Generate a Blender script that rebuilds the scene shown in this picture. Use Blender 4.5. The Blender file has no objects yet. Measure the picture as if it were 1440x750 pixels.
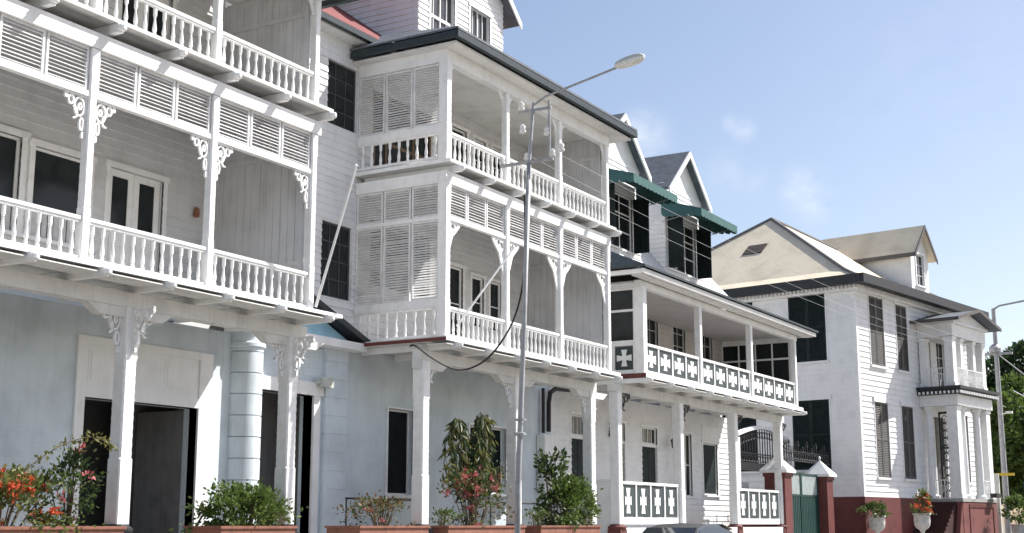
import bpy, bmesh, math, random
from mathutils import Vector, Matrix
random.seed(7)
R = math.radians
scn = bpy.context.scene
COL = scn.collection

# ---------------------------------------------------------------- camera
EYE = Vector((0, 0, 1.5))
TH, PT = R(30.3), R(10.8)
cd = bpy.data.cameras.new('camera')
cam = bpy.data.objects.new('camera', cd); COL.objects.link(cam)
cd.sensor_width = 36; cd.lens = 36 * 1900 / 1440; cd.clip_end = 5000; cd.clip_start = 0.1
fw = Vector((math.cos(TH) * math.cos(PT), math.sin(TH) * math.cos(PT), math.sin(PT)))
rt = Vector((math.sin(TH), -math.cos(TH), 0)); up = rt.cross(fw)
M = Matrix((rt, up, -fw)).transposed().to_4x4(); M.translation = EYE
cam.matrix_world = M
scn.camera = cam

# ---------------------------------------------------------------- light
SUNPOS = Vector((0.76, -0.63, 1.05)).normalized()
ELEV = math.asin(SUNPOS.z); AZ = math.atan2(SUNPOS.x, SUNPOS.y)
sd = bpy.data.lights.new('sun', 'SUN'); sd.energy = 5.0; sd.angle = R(0.5); sd.color = (1, 0.97, 0.925)
sun = bpy.data.objects.new('sun', sd); COL.objects.link(sun)
sun.rotation_euler = (-SUNPOS).to_track_quat('-Z', 'Y').to_euler()
w = bpy.data.worlds.new('World'); scn.world = w; w.use_nodes = True
nt = w.node_tree; nt.nodes.clear()
out = nt.nodes.new('ShaderNodeOutputWorld'); bg = nt.nodes.new('ShaderNodeBackground')
sky = nt.nodes.new('ShaderNodeTexSky'); sky.sky_type = 'NISHITA'; sky.sun_disc = False
sky.sun_elevation = ELEV; sky.sun_rotation = AZ
sky.air_density = 1.0; sky.dust_density = 1.3; sky.ozone_density = 3.0; sky.altitude = 0
bg.inputs['Strength'].default_value = 0.118
tc = nt.nodes.new('ShaderNodeTexCoord')
mp = nt.nodes.new('ShaderNodeMapping'); mp.inputs['Scale'].default_value = (1.0, 1.0, 1.6)
n1 = nt.nodes.new('ShaderNodeTexNoise'); n1.inputs['Scale'].default_value = 34; n1.inputs['Detail'].default_value = 8; n1.inputs['Roughness'].default_value = 0.6
r1 = nt.nodes.new('ShaderNodeValToRGB'); r1.color_ramp.elements[0].position = 0.33; r1.color_ramp.elements[1].position = 0.72
tint = nt.nodes.new('ShaderNodeMix'); tint.data_type = 'RGBA'; tint.blend_type = 'MULTIPLY'; tint.inputs['Factor'].default_value = 1
tint.inputs['B'].default_value = (1.07, 0.925, 0.835, 1)
mx = nt.nodes.new('ShaderNodeMix'); mx.data_type = 'RGBA'
mx.inputs['B'].default_value = (5.6, 5.8, 6.1, 1)
nt.links.new(tc.outputs['Generated'], mp.inputs['Vector']); nt.links.new(mp.outputs['Vector'], n1.inputs['Vector']); nt.links.new(n1.outputs['Fac'], r1.inputs['Fac'])
total = None
for d, rad, amt in (((1130, 266), .026, .50), ((1145, 285), .022, .4), ((1045, 182), .014, .35), ((1030, 174), .011, .3), ((905, 195), .030, .55), ((890, 215), .02, .4), ((1020, 245), .026, .25), ((1060, 255), .02, .16), ((1300, 120), .12, .06)):   # thin clouds low over the roofs
    v = (fw + rt * ((d[0] - 720) / 1900) - up * ((d[1] - 375) / 1900)).normalized()
    di = nt.nodes.new('ShaderNodeVectorMath'); di.operation = 'DISTANCE'; di.inputs[1].default_value = v
    nt.links.new(tc.outputs['Generated'], di.inputs[0])
    mr = nt.nodes.new('ShaderNodeMapRange'); mr.interpolation_type = 'SMOOTHSTEP'; mr.inputs['From Min'].default_value = rad; mr.inputs['From Max'].default_value = rad * .1; mr.inputs['To Max'].default_value = amt
    nt.links.new(di.outputs['Value'], mr.inputs['Value'])
    if total is None: total = mr.outputs['Result']
    else:
        ad = nt.nodes.new('ShaderNodeMath'); ad.operation = 'MAXIMUM'; nt.links.new(total, ad.inputs[0]); nt.links.new(mr.outputs['Result'], ad.inputs[1]); total = ad.outputs[0]
ml = nt.nodes.new('ShaderNodeMath'); ml.operation = 'MULTIPLY'; nt.links.new(total, ml.inputs[0]); nt.links.new(r1.outputs['Color'], ml.inputs[1])
nt.links.new(ml.outputs[0], mx.inputs['Factor']); nt.links.new(sky.outputs['Color'], tint.inputs['A'])
nt.links.new(tint.outputs['Result'], mx.inputs['A']); nt.links.new(mx.outputs['Result'], bg.inputs['Color'])
nt.links.new(bg.outputs['Background'], out.inputs['Surface'])
scn.view_settings.view_transform = 'Standard'; scn.view_settings.look = 'None'
scn.view_settings.gamma = 1.0; scn.view_settings.exposure = 0.74
scn.view_settings.use_curve_mapping = False

# ---------------------------------------------------------------- materials
def mat(name, col, rough=0.6, var=0.12, scale=3.0, bump=0.0, bscale=40.0, streak=0.0, metal=0.0, dirt=None, spec=0.4, brick=None, trans=0.0):
    m = bpy.data.materials.new(name); m.use_nodes = True
    t = m.node_tree; b = t.nodes['Principled BSDF']
    b.inputs['Roughness'].default_value = rough; b.inputs['Metallic'].default_value = metal
    b.inputs['Specular IOR Level'].default_value = spec
    geo = t.nodes.new('ShaderNodeNewGeometry')
    n = t.nodes.new('ShaderNodeTexNoise'); n.inputs['Scale'].default_value = scale; n.inputs['Detail'].default_value = 6
    t.links.new(geo.outputs['Position'], n.inputs['Vector'])
    mixn = t.nodes.new('ShaderNodeMix'); mixn.data_type = 'RGBA'
    d = dirt or tuple(c * (1 - var * 2) for c in col)
    mixn.inputs['A'].default_value = (*d, 1); mixn.inputs['B'].default_value = (*[min(1, c * (1 + var * 0.25)) for c in col], 1)
    rmp = t.nodes.new('ShaderNodeMapRange'); rmp.inputs['From Min'].default_value = 0.28; rmp.inputs['From Max'].default_value = 0.55
    t.links.new(n.outputs['Fac'], rmp.inputs['Value']); t.links.new(rmp.outputs['Result'], mixn.inputs['Factor'])
    last = mixn.outputs['Result']
    if streak:
        mp2 = t.nodes.new('ShaderNodeMapping'); mp2.inputs['Scale'].default_value = (7, 7, 0.5)
        n2 = t.nodes.new('ShaderNodeTexNoise'); n2.inputs['Scale'].default_value = 1.6; n2.inputs['Detail'].default_value = 8
        t.links.new(geo.outputs['Position'], mp2.inputs['Vector']); t.links.new(mp2.outputs['Vector'], n2.inputs['Vector'])
        r2 = t.nodes.new('ShaderNodeMapRange'); r2.inputs['From Min'].default_value = 0.52; r2.inputs['From Max'].default_value = 0.72
        r2.inputs['To Max'].default_value = streak
        t.links.new(n2.outputs['Fac'], r2.inputs['Value'])
        m3 = t.nodes.new('ShaderNodeMix'); m3.data_type = 'RGBA'
        m3.inputs['B'].default_value = (col[0] * .42, col[1] * .40, col[2] * .36, 1)
        t.links.new(r2.outputs['Result'], m3.inputs['Factor']); t.links.new(last, m3.inputs['A']); last = m3.outputs['Result']
    t.links.new(last, b.inputs['Base Color'])
    h = None
    if bump:
        n3 = t.nodes.new('ShaderNodeTexNoise'); n3.inputs['Scale'].default_value = bscale; n3.inputs['Detail'].default_value = 4
        t.links.new(geo.outputs['Position'], n3.inputs['Vector']); h = n3.outputs['Fac']
    if brick:   # size of a course: painted brickwork relief
        mpb = t.nodes.new('ShaderNodeMapping'); mpb.inputs['Rotation'].default_value = (R(90), 0, 0)
        br = t.nodes.new('ShaderNodeTexBrick'); br.inputs['Scale'].default_value = 1.0
        br.inputs['Brick Width'].default_value = brick * 3; br.inputs['Row Height'].default_value = brick; br.inputs['Mortar Size'].default_value = 0.008
        br.inputs['Color1'].default_value = (1, 1, 1, 1); br.inputs['Color2'].default_value = (.8, .8, .8, 1); br.inputs['Mortar'].default_value = (0, 0, 0, 1)
        t.links.new(geo.outputs['Position'], mpb.inputs['Vector']); t.links.new(mpb.outputs['Vector'], br.inputs['Vector']); 
        if h:
            ad = t.nodes.new('ShaderNodeMath'); ad.operation = 'ADD'; t.links.new(h, ad.inputs[0]); t.links.new(br.outputs['Color'], ad.inputs[1]); h = ad.outputs[0]
        else: h = br.outputs['Color']
    if h:
        bp = t.nodes.new('ShaderNodeBump'); bp.inputs['Strength'].default_value = bump or 0.4; bp.inputs['Distance'].default_value = 0.01
        t.links.new(h, bp.inputs['Height']); t.links.new(bp.outputs['Normal'], b.inputs['Normal'])
    if trans:
        b.inputs['Transmission Weight'].default_value = 0
        tr = t.nodes.new('ShaderNodeBsdfTranslucent'); t.links.new(last, tr.inputs['Color'])
        ms = t.nodes.new('ShaderNodeMixShader'); ms.inputs['Fac'].default_value = trans
        o = t.nodes['Material Output']
        t.links.new(b.outputs['BSDF'], ms.inputs[1]); t.links.new(tr.outputs['BSDF'], ms.inputs[2]); t.links.new(ms.outputs['Shader'], o.inputs['Surface'])
    return m

WHITE = mat('white_paint', (.81, .81, .80), .55, .05, 2.5, .15, 60, .12)
WHITE2 = mat('white_trim', (.83, .83, .82), .5, .05, 5, .1, 50, .12)
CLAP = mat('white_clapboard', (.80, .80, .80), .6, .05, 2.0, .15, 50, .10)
BALW = mat('shaded_balcony_boards', (.65, .65, .655), .65, .06, 2.2, .15, 30, .1)  # clapboard white darkened, balcony shade put into the base colour
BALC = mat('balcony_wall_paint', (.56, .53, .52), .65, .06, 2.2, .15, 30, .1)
WOOD = mat('brown_gap_backing', (.13, .075, .04), .5, .15, 3, .2, 20, .3)
CEIL = mat('shade_darkened_ceiling', (.40, .39, .38), .7, .08, 2.2, .2, 30, .2)  # darker than the soffit boards, puts the ceiling shade into the colour
PANEL = mat('grey_white_panel', (.62, .62, .625), .6, .08, 1.5, .1, 40, .25)
LOUV = mat('louvre_paint', (.74, .74, .74), .6, .08, 4, .1, 50, .15)
BLUE = mat('pale_blue_masonry', (.64, .71, .75), .75, .10, 1.1, .6, 30, .12, brick=.085)
BLUE2 = mat('pale_blue_plaster', (.64, .71, .75), .75, .10, 1.1, .3, 30, .12)
SOFF = mat('soffit_boards', (.68, .675, .65), .7, .08, 2.2, .2, 30, .2)
DARKG = mat('dark_grey_gutter', (.026, .038, .043), .45, .2, 6, .1, 40)
SLATE = mat('slate_roof', (.12, .135, .155), .7, .15, 4, .6, 25, .2)
REDR = mat('red_roof', (.20, .052, .05), .75, .12, 3, .3, 25, .2)
BEIGE = mat('beige_roof', (.72, .63, .48), .85, .12, .9, .7, 9, .18, dirt=(.58, .50, .38))
WROOF = mat('pale_shingle_roof', (.6, .61, .63), .7, .12, 5, .5, 18, .3)
BLACKM = mat('black_iron', (.018, .018, .02), .5, .1, 6)
PLINTH = mat('black_plinth_paint', (.02, .022, .025), .5, .2, 6)
MAROON = mat('maroon_paint', (.13, .034, .031), .6, .15, 2, .3, 30, .25)
MAROONL = mat('faded_maroon_plaster', (.20, .068, .06), .7, .15, 2, .3, 30, .3)
BRICK = mat('terracotta_brick', (.25, .105, .07), .8, .15, 4, .5, 30, .3, brick=.075)
GREEN = mat('dark_green_shutter', (.018, .027, .028), .6, .2, 4, spec=.15)
TEAL = mat('green_awning_cloth', (.05, .125, .122), .85, .1, 4, .2, 60, .1)
GATEG = mat('green_gate_paint', (.006, .042, .037), .5, .12, 4)
GATEL = mat('pale_gate_mesh', (.38, .43, .42), .6, .12, 4)
PANELD = mat('slate_grey_panel', (.04, .055, .06), .55, .12, 4)
BROWNS = mat('brown_grey_shutter', (.10, .093, .09), .55, .12, 5)
DOORG = mat('grey_door_boards', (.24, .235, .23), .6, .12, 2.5, .15, 30, .3)
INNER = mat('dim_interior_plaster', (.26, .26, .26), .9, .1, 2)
METAL = mat('galvanised_steel', (.36, .365, .37), .5, .12, 5, .05, 40, .2, metal=.2)
LAMPM = mat('lamp_casing', (.52, .54, .50), .4, .08, 6)
LAMPG = mat('lamp_diffuser', (.75, .75, .70), .25, .05, 6)
CERAM = mat('insulator_ceramic', (.75, .73, .70), .3, .05, 6)
WIREM = mat('wire_aluminium', (.45, .46, .47), .5, .1, 6)
CABLE = mat('black_cable', (.02, .02, .02), .6, .1, 6)
ASPH = mat('asphalt', (.055, .055, .057), .9, .15, .8, .4, 60)
PAVE = mat('paving', (.36, .34, .31), .85, .12, .8, .3, 30, brick=None)
EARTH = mat('ground_earth', (.24, .21, .16), .95, .15, .3, .4, 10)
KERB = mat('kerb_concrete', (.38, .37, .35), .85, .12, 2, .3, 30)
LINE = mat('road_paint', (.7, .7, .68), .7, .12, 5)
SOIL = mat('soil', (.06, .045, .03), .95, .2, 6)
STEM = mat('stem', (.11, .085, .05), .8, .2, 8)
BARK = mat('bark', (.13, .10, .075), .9, .2, 5, .5, 12)
def leafmat(n, c, tr=.35): return mat(n, c, .5, .25, 2.2, trans=tr)
LF1 = leafmat('leaf_mid', (.095, .14, .036)); LF2 = leafmat('leaf_bright', (.11, .17, .035)); LF3 = leafmat('leaf_dark', (.038, .068, .024))
LF3D = leafmat('leaf_deep_green', (.045, .085, .03)); LF4 = leafmat('leaf_bronze', (.15, .10, .05)); LF5 = leafmat('leaf_yellowish', (.20, .20, .06))
FLR = mat('red_orange_petals', (.62, .12, .05), .6, .15, 8, trans=.3); FLP = mat('pink_petals', (.56, .16, .17), .6, .15, 8, trans=.3)
CARP = mat('dark_grey_car_paint', (.035, .04, .045), .25, .1, 5, spec=.6)
GLASSM = mat('dark_window_glass', (.020, .024, .026), .12, .2, 3, spec=.22)
CARG = mat('car_glass', (.02, .025, .03), .05, .1, 3, spec=.6)
RUBBER = mat('rubber', (.02, .02, .02), .8, .1, 8)
CHROME = mat('wheel_alloy', (.5, .5, .5), .3, .05, 8, metal=.8)
REDL = mat('red_lens', (.35, .02, .02), .2, .05, 8)
YELLOW = mat('yellow_paint', (.62, .42, .03), .5, .1, 8)
SIGNB = mat('blue_sign_paint', (.04, .17, .48), .4, .08, 8)
ORNG = mat('orange_enamel', (.26, .10, .05), .5, .1, 8)
URNM = mat('weathered_white_urn', (.62, .60, .57), .75, .15, 6, .3, 30, .35)

# ---------------------------------------------------------------- helpers
def tag(o, label=None, cat=None, group=None, kind=None):
    if label: o['label'] = label
    if cat: o['category'] = cat
    if group: o['group'] = group
    if kind: o['kind'] = kind
    return o
ORG = {}
def root(name, label, cat, loc, rotz=0, frame=None, group=None):
    """Empty at the thing's base; frame = the base point in the coordinates the parts are written in."""
    o = bpy.data.objects.new(name, None); COL.objects.link(o); o.empty_display_size = .3
    o.location = loc; o.rotation_euler = (0, 0, rotz)
    ORG[o.name] = Vector(frame if frame is not None else loc)
    return tag(o, label, cat, group)
def link(name, me, m, parent, origin):
    o = bpy.data.objects.new(name, me); COL.objects.link(o)
    if m and not me.materials: me.materials.append(m)
    if parent:
        o.parent = parent; o.location = Vector(origin) - ORG[parent.name]
    else: o.location = origin
    ORG[o.name] = Vector(origin)
    return o
class MB:
    def __init__(s): s.v = []; s.f = []; s.mi = []; s.cur = 0
    def add(s, vs, fs):
        n = len(s.v); s.v += [tuple(p) for p in vs]
        s.f += [tuple(i + n for i in q) for q in fs]; s.mi += [s.cur] * len(fs); return s
    def hexa(s, p):   # 8 points: bottom ring then top ring
        return s.add(p, [(3, 2, 1, 0), (4, 5, 6, 7), (0, 1, 5, 4), (1, 2, 6, 5), (2, 3, 7, 6), (3, 0, 4, 7)])
    def box(s, x0, x1, y0, y1, z0, z1):
        return s.hexa([(x0, y0, z0), (x1, y0, z0), (x1, y1, z0), (x0, y1, z0), (x0, y0, z1), (x1, y0, z1), (x1, y1, z1), (x0, y1, z1)])
    def pbox(s, P, s0, s1, o0, o1, z0, z1):
        return s.hexa([P(a, b, c) for c in (z0, z1) for a, b in ((s0, o0), (s1, o0), (s1, o1), (s0, o1))])
    def slab(s, pts, t):
        n = len(pts); b = [(p[0], p[1], p[2] - t) for p in pts]
        return s.add(list(pts) + b, [tuple(range(n)), tuple(range(2 * n - 1, n - 1, -1))] + [(i, (i + 1) % n, n + (i + 1) % n, n + i) for i in range(n)])
    def prism(s, pts, off):   # polygon extruded by a vector
        n = len(pts); b = [tuple(Vector(p) + Vector(off)) for p in pts]
        return s.add(list(pts) + b, [tuple(range(n)), tuple(range(2 * n - 1, n - 1, -1))] + [(i, (i + 1) % n, n + (i + 1) % n, n + i) for i in range(n)])
    def lathe(s, prof, c, n=10, cap=True):
        vs = []; fs = []
        for r, z in prof:
            for k in range(n):
                a = 2 * math.pi * k / n; vs.append((c[0] + r * math.cos(a), c[1] + r * math.sin(a), c[2] + z))
        for i in range(len(prof) - 1):
            for k in range(n):
                fs.append((i * n + k, i * n + (k + 1) % n, (i + 1) * n + (k + 1) % n, (i + 1) * n + k))
        if cap: fs.append(tuple(range(n - 1, -1, -1))); fs.append(tuple(range((len(prof) - 1) * n, len(prof) * n)))
        return s.add(vs, fs)
    def tube(s, path, r, n=7, r2=None):
        P = [Vector(p) for p in path]; vs = []; fs = []; m = len(P)
        for i, p in enumerate(P):
            t = (P[min(i + 1, m - 1)] - P[max(i - 1, 0)]).normalized()
            a = t.cross(Vector((0, 0, 1)));
            if a.length < 1e-3: a = Vector((1, 0, 0))
            a.normalize(); b = t.cross(a)
            rr = r if r2 is None else r + (r2 - r) * i / (m - 1)
            for k in range(n):
                th = 2 * math.pi * k / n; vs.append(p + a * rr * math.cos(th) + b * rr * math.sin(th))
        for i in range(m - 1):
            for k in range(n): fs.append((i * n + k, i * n + (k + 1) % n, (i + 1) * n + (k + 1) % n, (i + 1) * n + k))
        fs.append(tuple(range(n - 1, -1, -1))); fs.append(tuple(range((m - 1) * n, m * n)))
        return s.add(vs, fs)
    def mesh(s, name, m, origin=None, recalc=True, smooth=False):
        o = Vector(origin) if origin is not None else Vector((0, 0, 0))
        me = bpy.data.meshes.new(name)
        me.from_pydata([tuple(Vector(p) - o) for p in s.v], [], s.f)
        for x in (m if isinstance(m, (list, tuple)) else [m]): me.materials.append(x)
        if isinstance(m, (list, tuple)): me.polygons.foreach_set('material_index', s.mi)
        if recalc:
            bm = bmesh.new(); bm.from_mesh(me); bmesh.ops.recalc_face_normals(bm, faces=bm.faces[:]); bm.to_mesh(me); bm.free()
        if smooth:
            me.polygons.foreach_set('use_smooth', [True] * len(me.polygons))
        return me
    def build(s, name, m, parent=None, origin=None, recalc=True, smooth=False):
        if origin is None:
            xs = list(zip(*s.v)); origin = ((min(xs[0]) + max(xs[0])) / 2, (min(xs[1]) + max(xs[1])) / 2, min(xs[2]))
        return link(name, s.mesh(name, m, origin, recalc, smooth), None, parent, origin)
def front(Y): return lambda s, o, z: (s, Y - o, z)       # wall facing the street (-y)
def left(X): return lambda s, o, z: (X - o, s, z)        # wall facing -x
def right(X): return lambda s, o, z: (X + o, s, z)       # wall facing +x

def cells(lo, hi, ops, k):
    v = sorted({lo, hi, *[o[k] for o in ops if lo < o[k] < hi], *[o[k + 1] for o in ops if lo < o[k + 1] < hi]}); return v
def wall(mb, P, s0, s1, z0, z1, ops=(), t=.22, o=0.0):
    """masonry or stud wall with real openings (s0,s1,z0,z1) and their reveals"""
    S = cells(s0, s1, ops, 0); Z = cells(z0, z1, ops, 2)
    inside = lambda a, c: any(q[0] < a < q[1] and q[2] < c < q[3] for q in ops)
    solid = {}
    for i in range(len(S) - 1):
        for j in range(len(Z) - 1): solid[i, j] = not inside((S[i] + S[i + 1]) / 2, (Z[j] + Z[j + 1]) / 2)
    for (i, j), ok in solid.items():
        if not ok: continue
        a, b, c, d = S[i], S[i + 1], Z[j], Z[j + 1]
        mb.add([P(a, o, c), P(b, o, c), P(b, o, d), P(a, o, d)], [(0, 1, 2, 3)])
        mb.add([P(a, o - t, c), P(b, o - t, c), P(b, o - t, d), P(a, o - t, d)], [(3, 2, 1, 0)])
        if not solid.get((i - 1, j), False): mb.add([P(a, o, c), P(a, o, d), P(a, o - t, d), P(a, o - t, c)], [(0, 1, 2, 3)])
        if not solid.get((i + 1, j), False): mb.add([P(b, o, c), P(b, o, d), P(b, o - t, d), P(b, o - t, c)], [(3, 2, 1, 0)])
        if not solid.get((i, j - 1), False): mb.add([P(a, o, c), P(b, o, c), P(b, o - t, c), P(a, o - t, c)], [(3, 2, 1, 0)])
        if not solid.get((i, j + 1), False): mb.add([P(a, o, d), P(b, o, d), P(b, o - t, d), P(a, o - t, d)], [(0, 1, 2, 3)])
def clap(mb, P, s0, s1, z0, z1, ops=(), h=.17, lap=.027):
    """overlapping horizontal boards, cut round the openings"""
    n = max(1, round((z1 - z0) / h)); h = (z1 - z0) / n
    for k in range(n):
        a, b = z0 + k * h, z0 + (k + 1) * h
        cuts = sorted({a, b, *[q[2] for q in ops if a + .005 < q[2] < b - .005], *[q[3] for q in ops if a + .005 < q[3] < b - .005]})
        for c, d in zip(cuts[:-1], cuts[1:]):
            segs = [(s0, s1)]
            for q in ops:
                if q[2] < (c + d) / 2 < q[3]:
                    ns = []
                    for x, y in segs:
                        if q[1] <= x or q[0] >= y: ns.append((x, y)); continue
                        if q[0] > x: ns.append((x, q[0]))
                        if q[1] < y: ns.append((q[1], y))
                    segs = ns
            oo = lambda z: .004 + lap * (b - z) / h + random.uniform(0, .002)
            for x, y in segs:
                o1, o2 = oo(c), oo(d)
                mb.add([P(x, .001, c), P(y, .001, c), P(y, o1, c), P(x, o1, c), P(x, .001, d), P(y, .001, d), P(y, o2, d), P(x, o2, d)],
                       [(3, 2, 1, 0), (4, 5, 6, 7), (2, 3, 7, 6), (1, 2, 6, 5), (3, 0, 4, 7)])
def window(P, s0, s1, z0, z1, parent, nx=2, nz=3, frame=.09, fm=None, gm=None, depth=.07, name='window', sill=True, mun=.028, casing=True):
    fm = fm or WHITE2; gm = gm or GLASSM
    a = MB(); g = .035
    if casing:
        a.pbox(P, s0 - frame, s0, -.02, g, z0 - .001, z1); a.pbox(P, s1, s1 + frame, -.02, g, z0 - .001, z1)
        a.pbox(P, s0 - frame - .04, s1 + frame + .04, -.02, g + .025, z1, z1 + frame)
    f = .045
    a.pbox(P, s0, s0 + f, -depth - .03, -depth + .02, z0, z1); a.pbox(P, s1 - f, s1, -depth - .03, -depth + .02, z0, z1)
    a.pbox(P, s0 + f, s1 - f, -depth - .03, -depth + .02, z0, z0 + f); a.pbox(P, s0 + f, s1 - f, -depth - .03, -depth + .02, z1 - f, z1)
    for i in range(1, nx):
        x = s0 + (s1 - s0) * i / nx; a.pbox(P, x - mun / 2, x + mun / 2, -depth - .02, -depth + .012, z0 + f, z1 - f)
    for j in range(1, nz):
        z = z0 + (z1 - z0) * j / nz; a.pbox(P, s0 + f, s1 - f, -depth - .018, -depth + .009, z - mun / 2, z + mun / 2)
    o = a.build(name, fm, parent)
    b = MB(); b.pbox(P, s0 + .01, s1 - .01, -depth - .012, -depth - .004, z0 + .01, z1 - .01); b.build('pane', gm, o)
    if sill and casing:
        c = MB(); c.pbox(P, s0 - frame - .05, s1 + frame + .05, -.02, .09, z0 - .07, z0 - .002); c.build('sill', fm, o)
    return o
def louvre(P, s0, s1, z0, z1, n=None, fr=.05, depth=.05, slat=.066, tilt=.62, th=.010, pitch=.066):
    a = MB()
    a.pbox(P, s0, s0 + fr, -depth / 2, depth / 2, z0, z1); a.pbox(P, s1 - fr, s1, -depth / 2, depth / 2, z0, z1)
    a.pbox(P, s0 + fr, s1 - fr, -depth / 2, depth / 2, z0, z0 + fr); a.pbox(P, s0 + fr, s1 - fr, -depth / 2, depth / 2, z1 - fr, z1)
    n = max(4, round((z1 - z0 - 2 * fr) / pitch)); n = n or max(3, round((z1 - z0 - 2 * fr) / .062)); st = (z1 - z0 - 2 * fr) / n
    tl = tilt
    for k in range(n):
        tilt = tl + random.gauss(0, .05); dx, dz = slat / 2 * math.cos(tilt), slat / 2 * math.sin(tilt); ex, ez = th / 2 * math.sin(tilt), th / 2 * math.cos(tilt)
        z = z0 + fr + st * (k + .5) + random.gauss(0, .0025)
        q = [(dx - ex, -dz - ez), (dx + ex, -dz + ez), (-dx + ex, dz + ez), (-dx - ex, dz - ez)]   # outer edge low
        vs = [P(s, o, z + h) for s in (s0 + fr, s1 - fr) for o, h in q]
        a.add(vs, [(0, 1, 5, 4), (1, 2, 6, 5), (2, 3, 7, 6), (3, 0, 4, 7)])
    return a
# shared meshes ------------------------------------------------------------
def shared(name, mb, m, smooth=False): return mb.mesh(name, m, None, True, smooth)
def baluster_mesh(h):
    pr = [(.036, 0), (.036, .10), (.022, .115), (.028, .14), (.036, .20), (.038, .27), (.029, .40), (.020, .55), (.017, .64), (.029, .665), (.019, .69), (.034, .72), (.034, 1.0)]
    a = MB(); a.lathe([(r, z * h if i < len(pr) - 1 else h) for i, (r, z) in enumerate(pr)], (0, 0, 0), 8); return shared('baluster', a, WHITE2)
BAL = baluster_mesh(.60)
def fret_mesh(name, wd, h, t=.04, m=None, p=1.35, sc=5, holes=True, hs=1.0):
    N = 40; pts = [(0, 0), (wd, 0)]
    for i in range(N + 1):
        ph = math.pi / 2 * (1 - i / N); rp = 1 - .15 * abs(math.sin(sc * ph))
        a, b = (wd - .045) * (1), (h - .045)
        x = wd - a * (math.cos(ph) ** p) * rp ** .5; z = -h + b * (math.sin(ph) ** p) * rp ** .5
        x = max(x, .03); z = min(z, -.03); pts.append((x, z))
    pts += [(0, -h)]
    c = bpy.data.curves.new(name, 'CURVE'); c.dimensions = '2D'; c.fill_mode = 'BOTH'; c.extrude = t / 2
    def spl(q):
        s = c.splines.new('POLY'); s.points.add(len(q) - 1); s.use_cyclic_u = True
        for pt, (x, y) in zip(s.points, q): pt.co = (x, y, 0, 1)
    spl(pts)
    if holes:
        def ell(cx, cy, a, b, rot, n=12):
            return [(cx + a * math.cos(2 * math.pi * k / n) * math.cos(rot) - b * math.sin(2 * math.pi * k / n) * math.sin(rot),
                     cy + a * math.cos(2 * math.pi * k / n) * math.sin(rot) + b * math.sin(2 * math.pi * k / n) * math.cos(rot)) for k in range(n)]
        for fx, fz, a, b, rot in ((.20, .20, .11, .085, -.78), (.46, .135, .11, .06, -.12), (.135, .46, .06, .11, .12), (.69, .085, .07, .032, -.05), (.085, .69, .032, .07, .05)):
            spl(ell(fx * wd, -fz * h, a * wd * hs, b * h * hs, rot))
    o = bpy.data.objects.new('tmp', c); COL.objects.link(o)
    dg = bpy.context.evaluated_depsgraph_get(); me = bpy.data.meshes.new_from_object(o.evaluated_get(dg))
    bpy.data.objects.remove(o); bpy.data.curves.remove(c)
    me.transform(Matrix.Rotation(R(90), 4, 'X')); me.name = name
    me.materials.clear(); me.materials.append(m or WHITE2)
    me2 = me.copy(); me2.transform(Matrix.Scale(-1, 4, (1, 0, 0))); me2.flip_normals()
    return me, me2
def lace_mesh(wd, h, t=.04, m=None, bw=.035):
    # sawn scrollwork: rings and drops filling the corner between post and beam
    a = MB(); m = m or WHITE2
    a.box(0, bw, -t / 2, t / 2, -h, 0); a.box(bw, wd, -t / 2, t / 2, -bw, 0)
    def ring(cx, cz, ra, rb, n=14, w_=bw * .9, a0=0, a1=6.2832):
        k = n + 1; vs = []
        for y in (-t / 2, t / 2):
            for f in (1, 0):
                for q in range(k):
                    th = a0 + (a1 - a0) * q / n; vs.append((cx + (ra - w_ * (1 - f)) * math.cos(th), y, cz + (rb - w_ * (1 - f)) * math.sin(th)))
        fs = []
        for q in range(n):
            o0, i0, o1, i1 = q, k + q, 2 * k + q, 3 * k + q
            fs += [(o0, o0 + 1, i0 + 1, i0), (o1, i1, i1 + 1, o1 + 1), (o0, o1, o1 + 1, o0 + 1), (i0, i0 + 1, i1 + 1, i1)]
        a.add(vs, fs)
    W, H = wd - bw, h - bw
    ring(bw + .27 * W, -bw - .25 * H, .27 * W, .25 * H)
    ring(bw + .68 * W, -bw - .13 * H, .16 * W, .13 * H, 12); ring(bw + .92 * W, -bw - .06 * H, .09 * W, .07 * H, 8)
    ring(bw + .13 * W, -bw - .66 * H, .13 * W, .17 * H, 12); ring(bw + .06 * W, -bw - .92 * H, .07 * W, .09 * H, 8)
    ring(bw + .52 * W, -bw - .42 * H, .20 * W, .16 * H, 10, bw * .8, 1.2, 5.0)
    ring(bw + .24 * W, -bw - .24 * H, .11 * W, .10 * H, 8)
    me = a.mesh('bracket', m); me2 = me.copy(); me2.transform(Matrix.Scale(-1, 4, (1, 0, 0))); me2.flip_normals(); return me, me2
FR_A = lace_mesh(.46, .72); FR_B = fret_mesh('bracket', .58, .85, p=1.5, sc=4, hs=1.2)
FR_G = lace_mesh(.50, .78, .05, None, .042); FR_S = fret_mesh('bracket', .26, .42, p=1.2, sc=2)
FR_I = lace_mesh(.85, .88, .03, BLACKM, .04)
def bracket(me, parent, x, y, z, side, rotz=0):
    o = link('bracket', me[0] if side > 0 else me[1], None, parent, (x, y, z)); o.rotation_euler = (0, 0, rotz); return o
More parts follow.
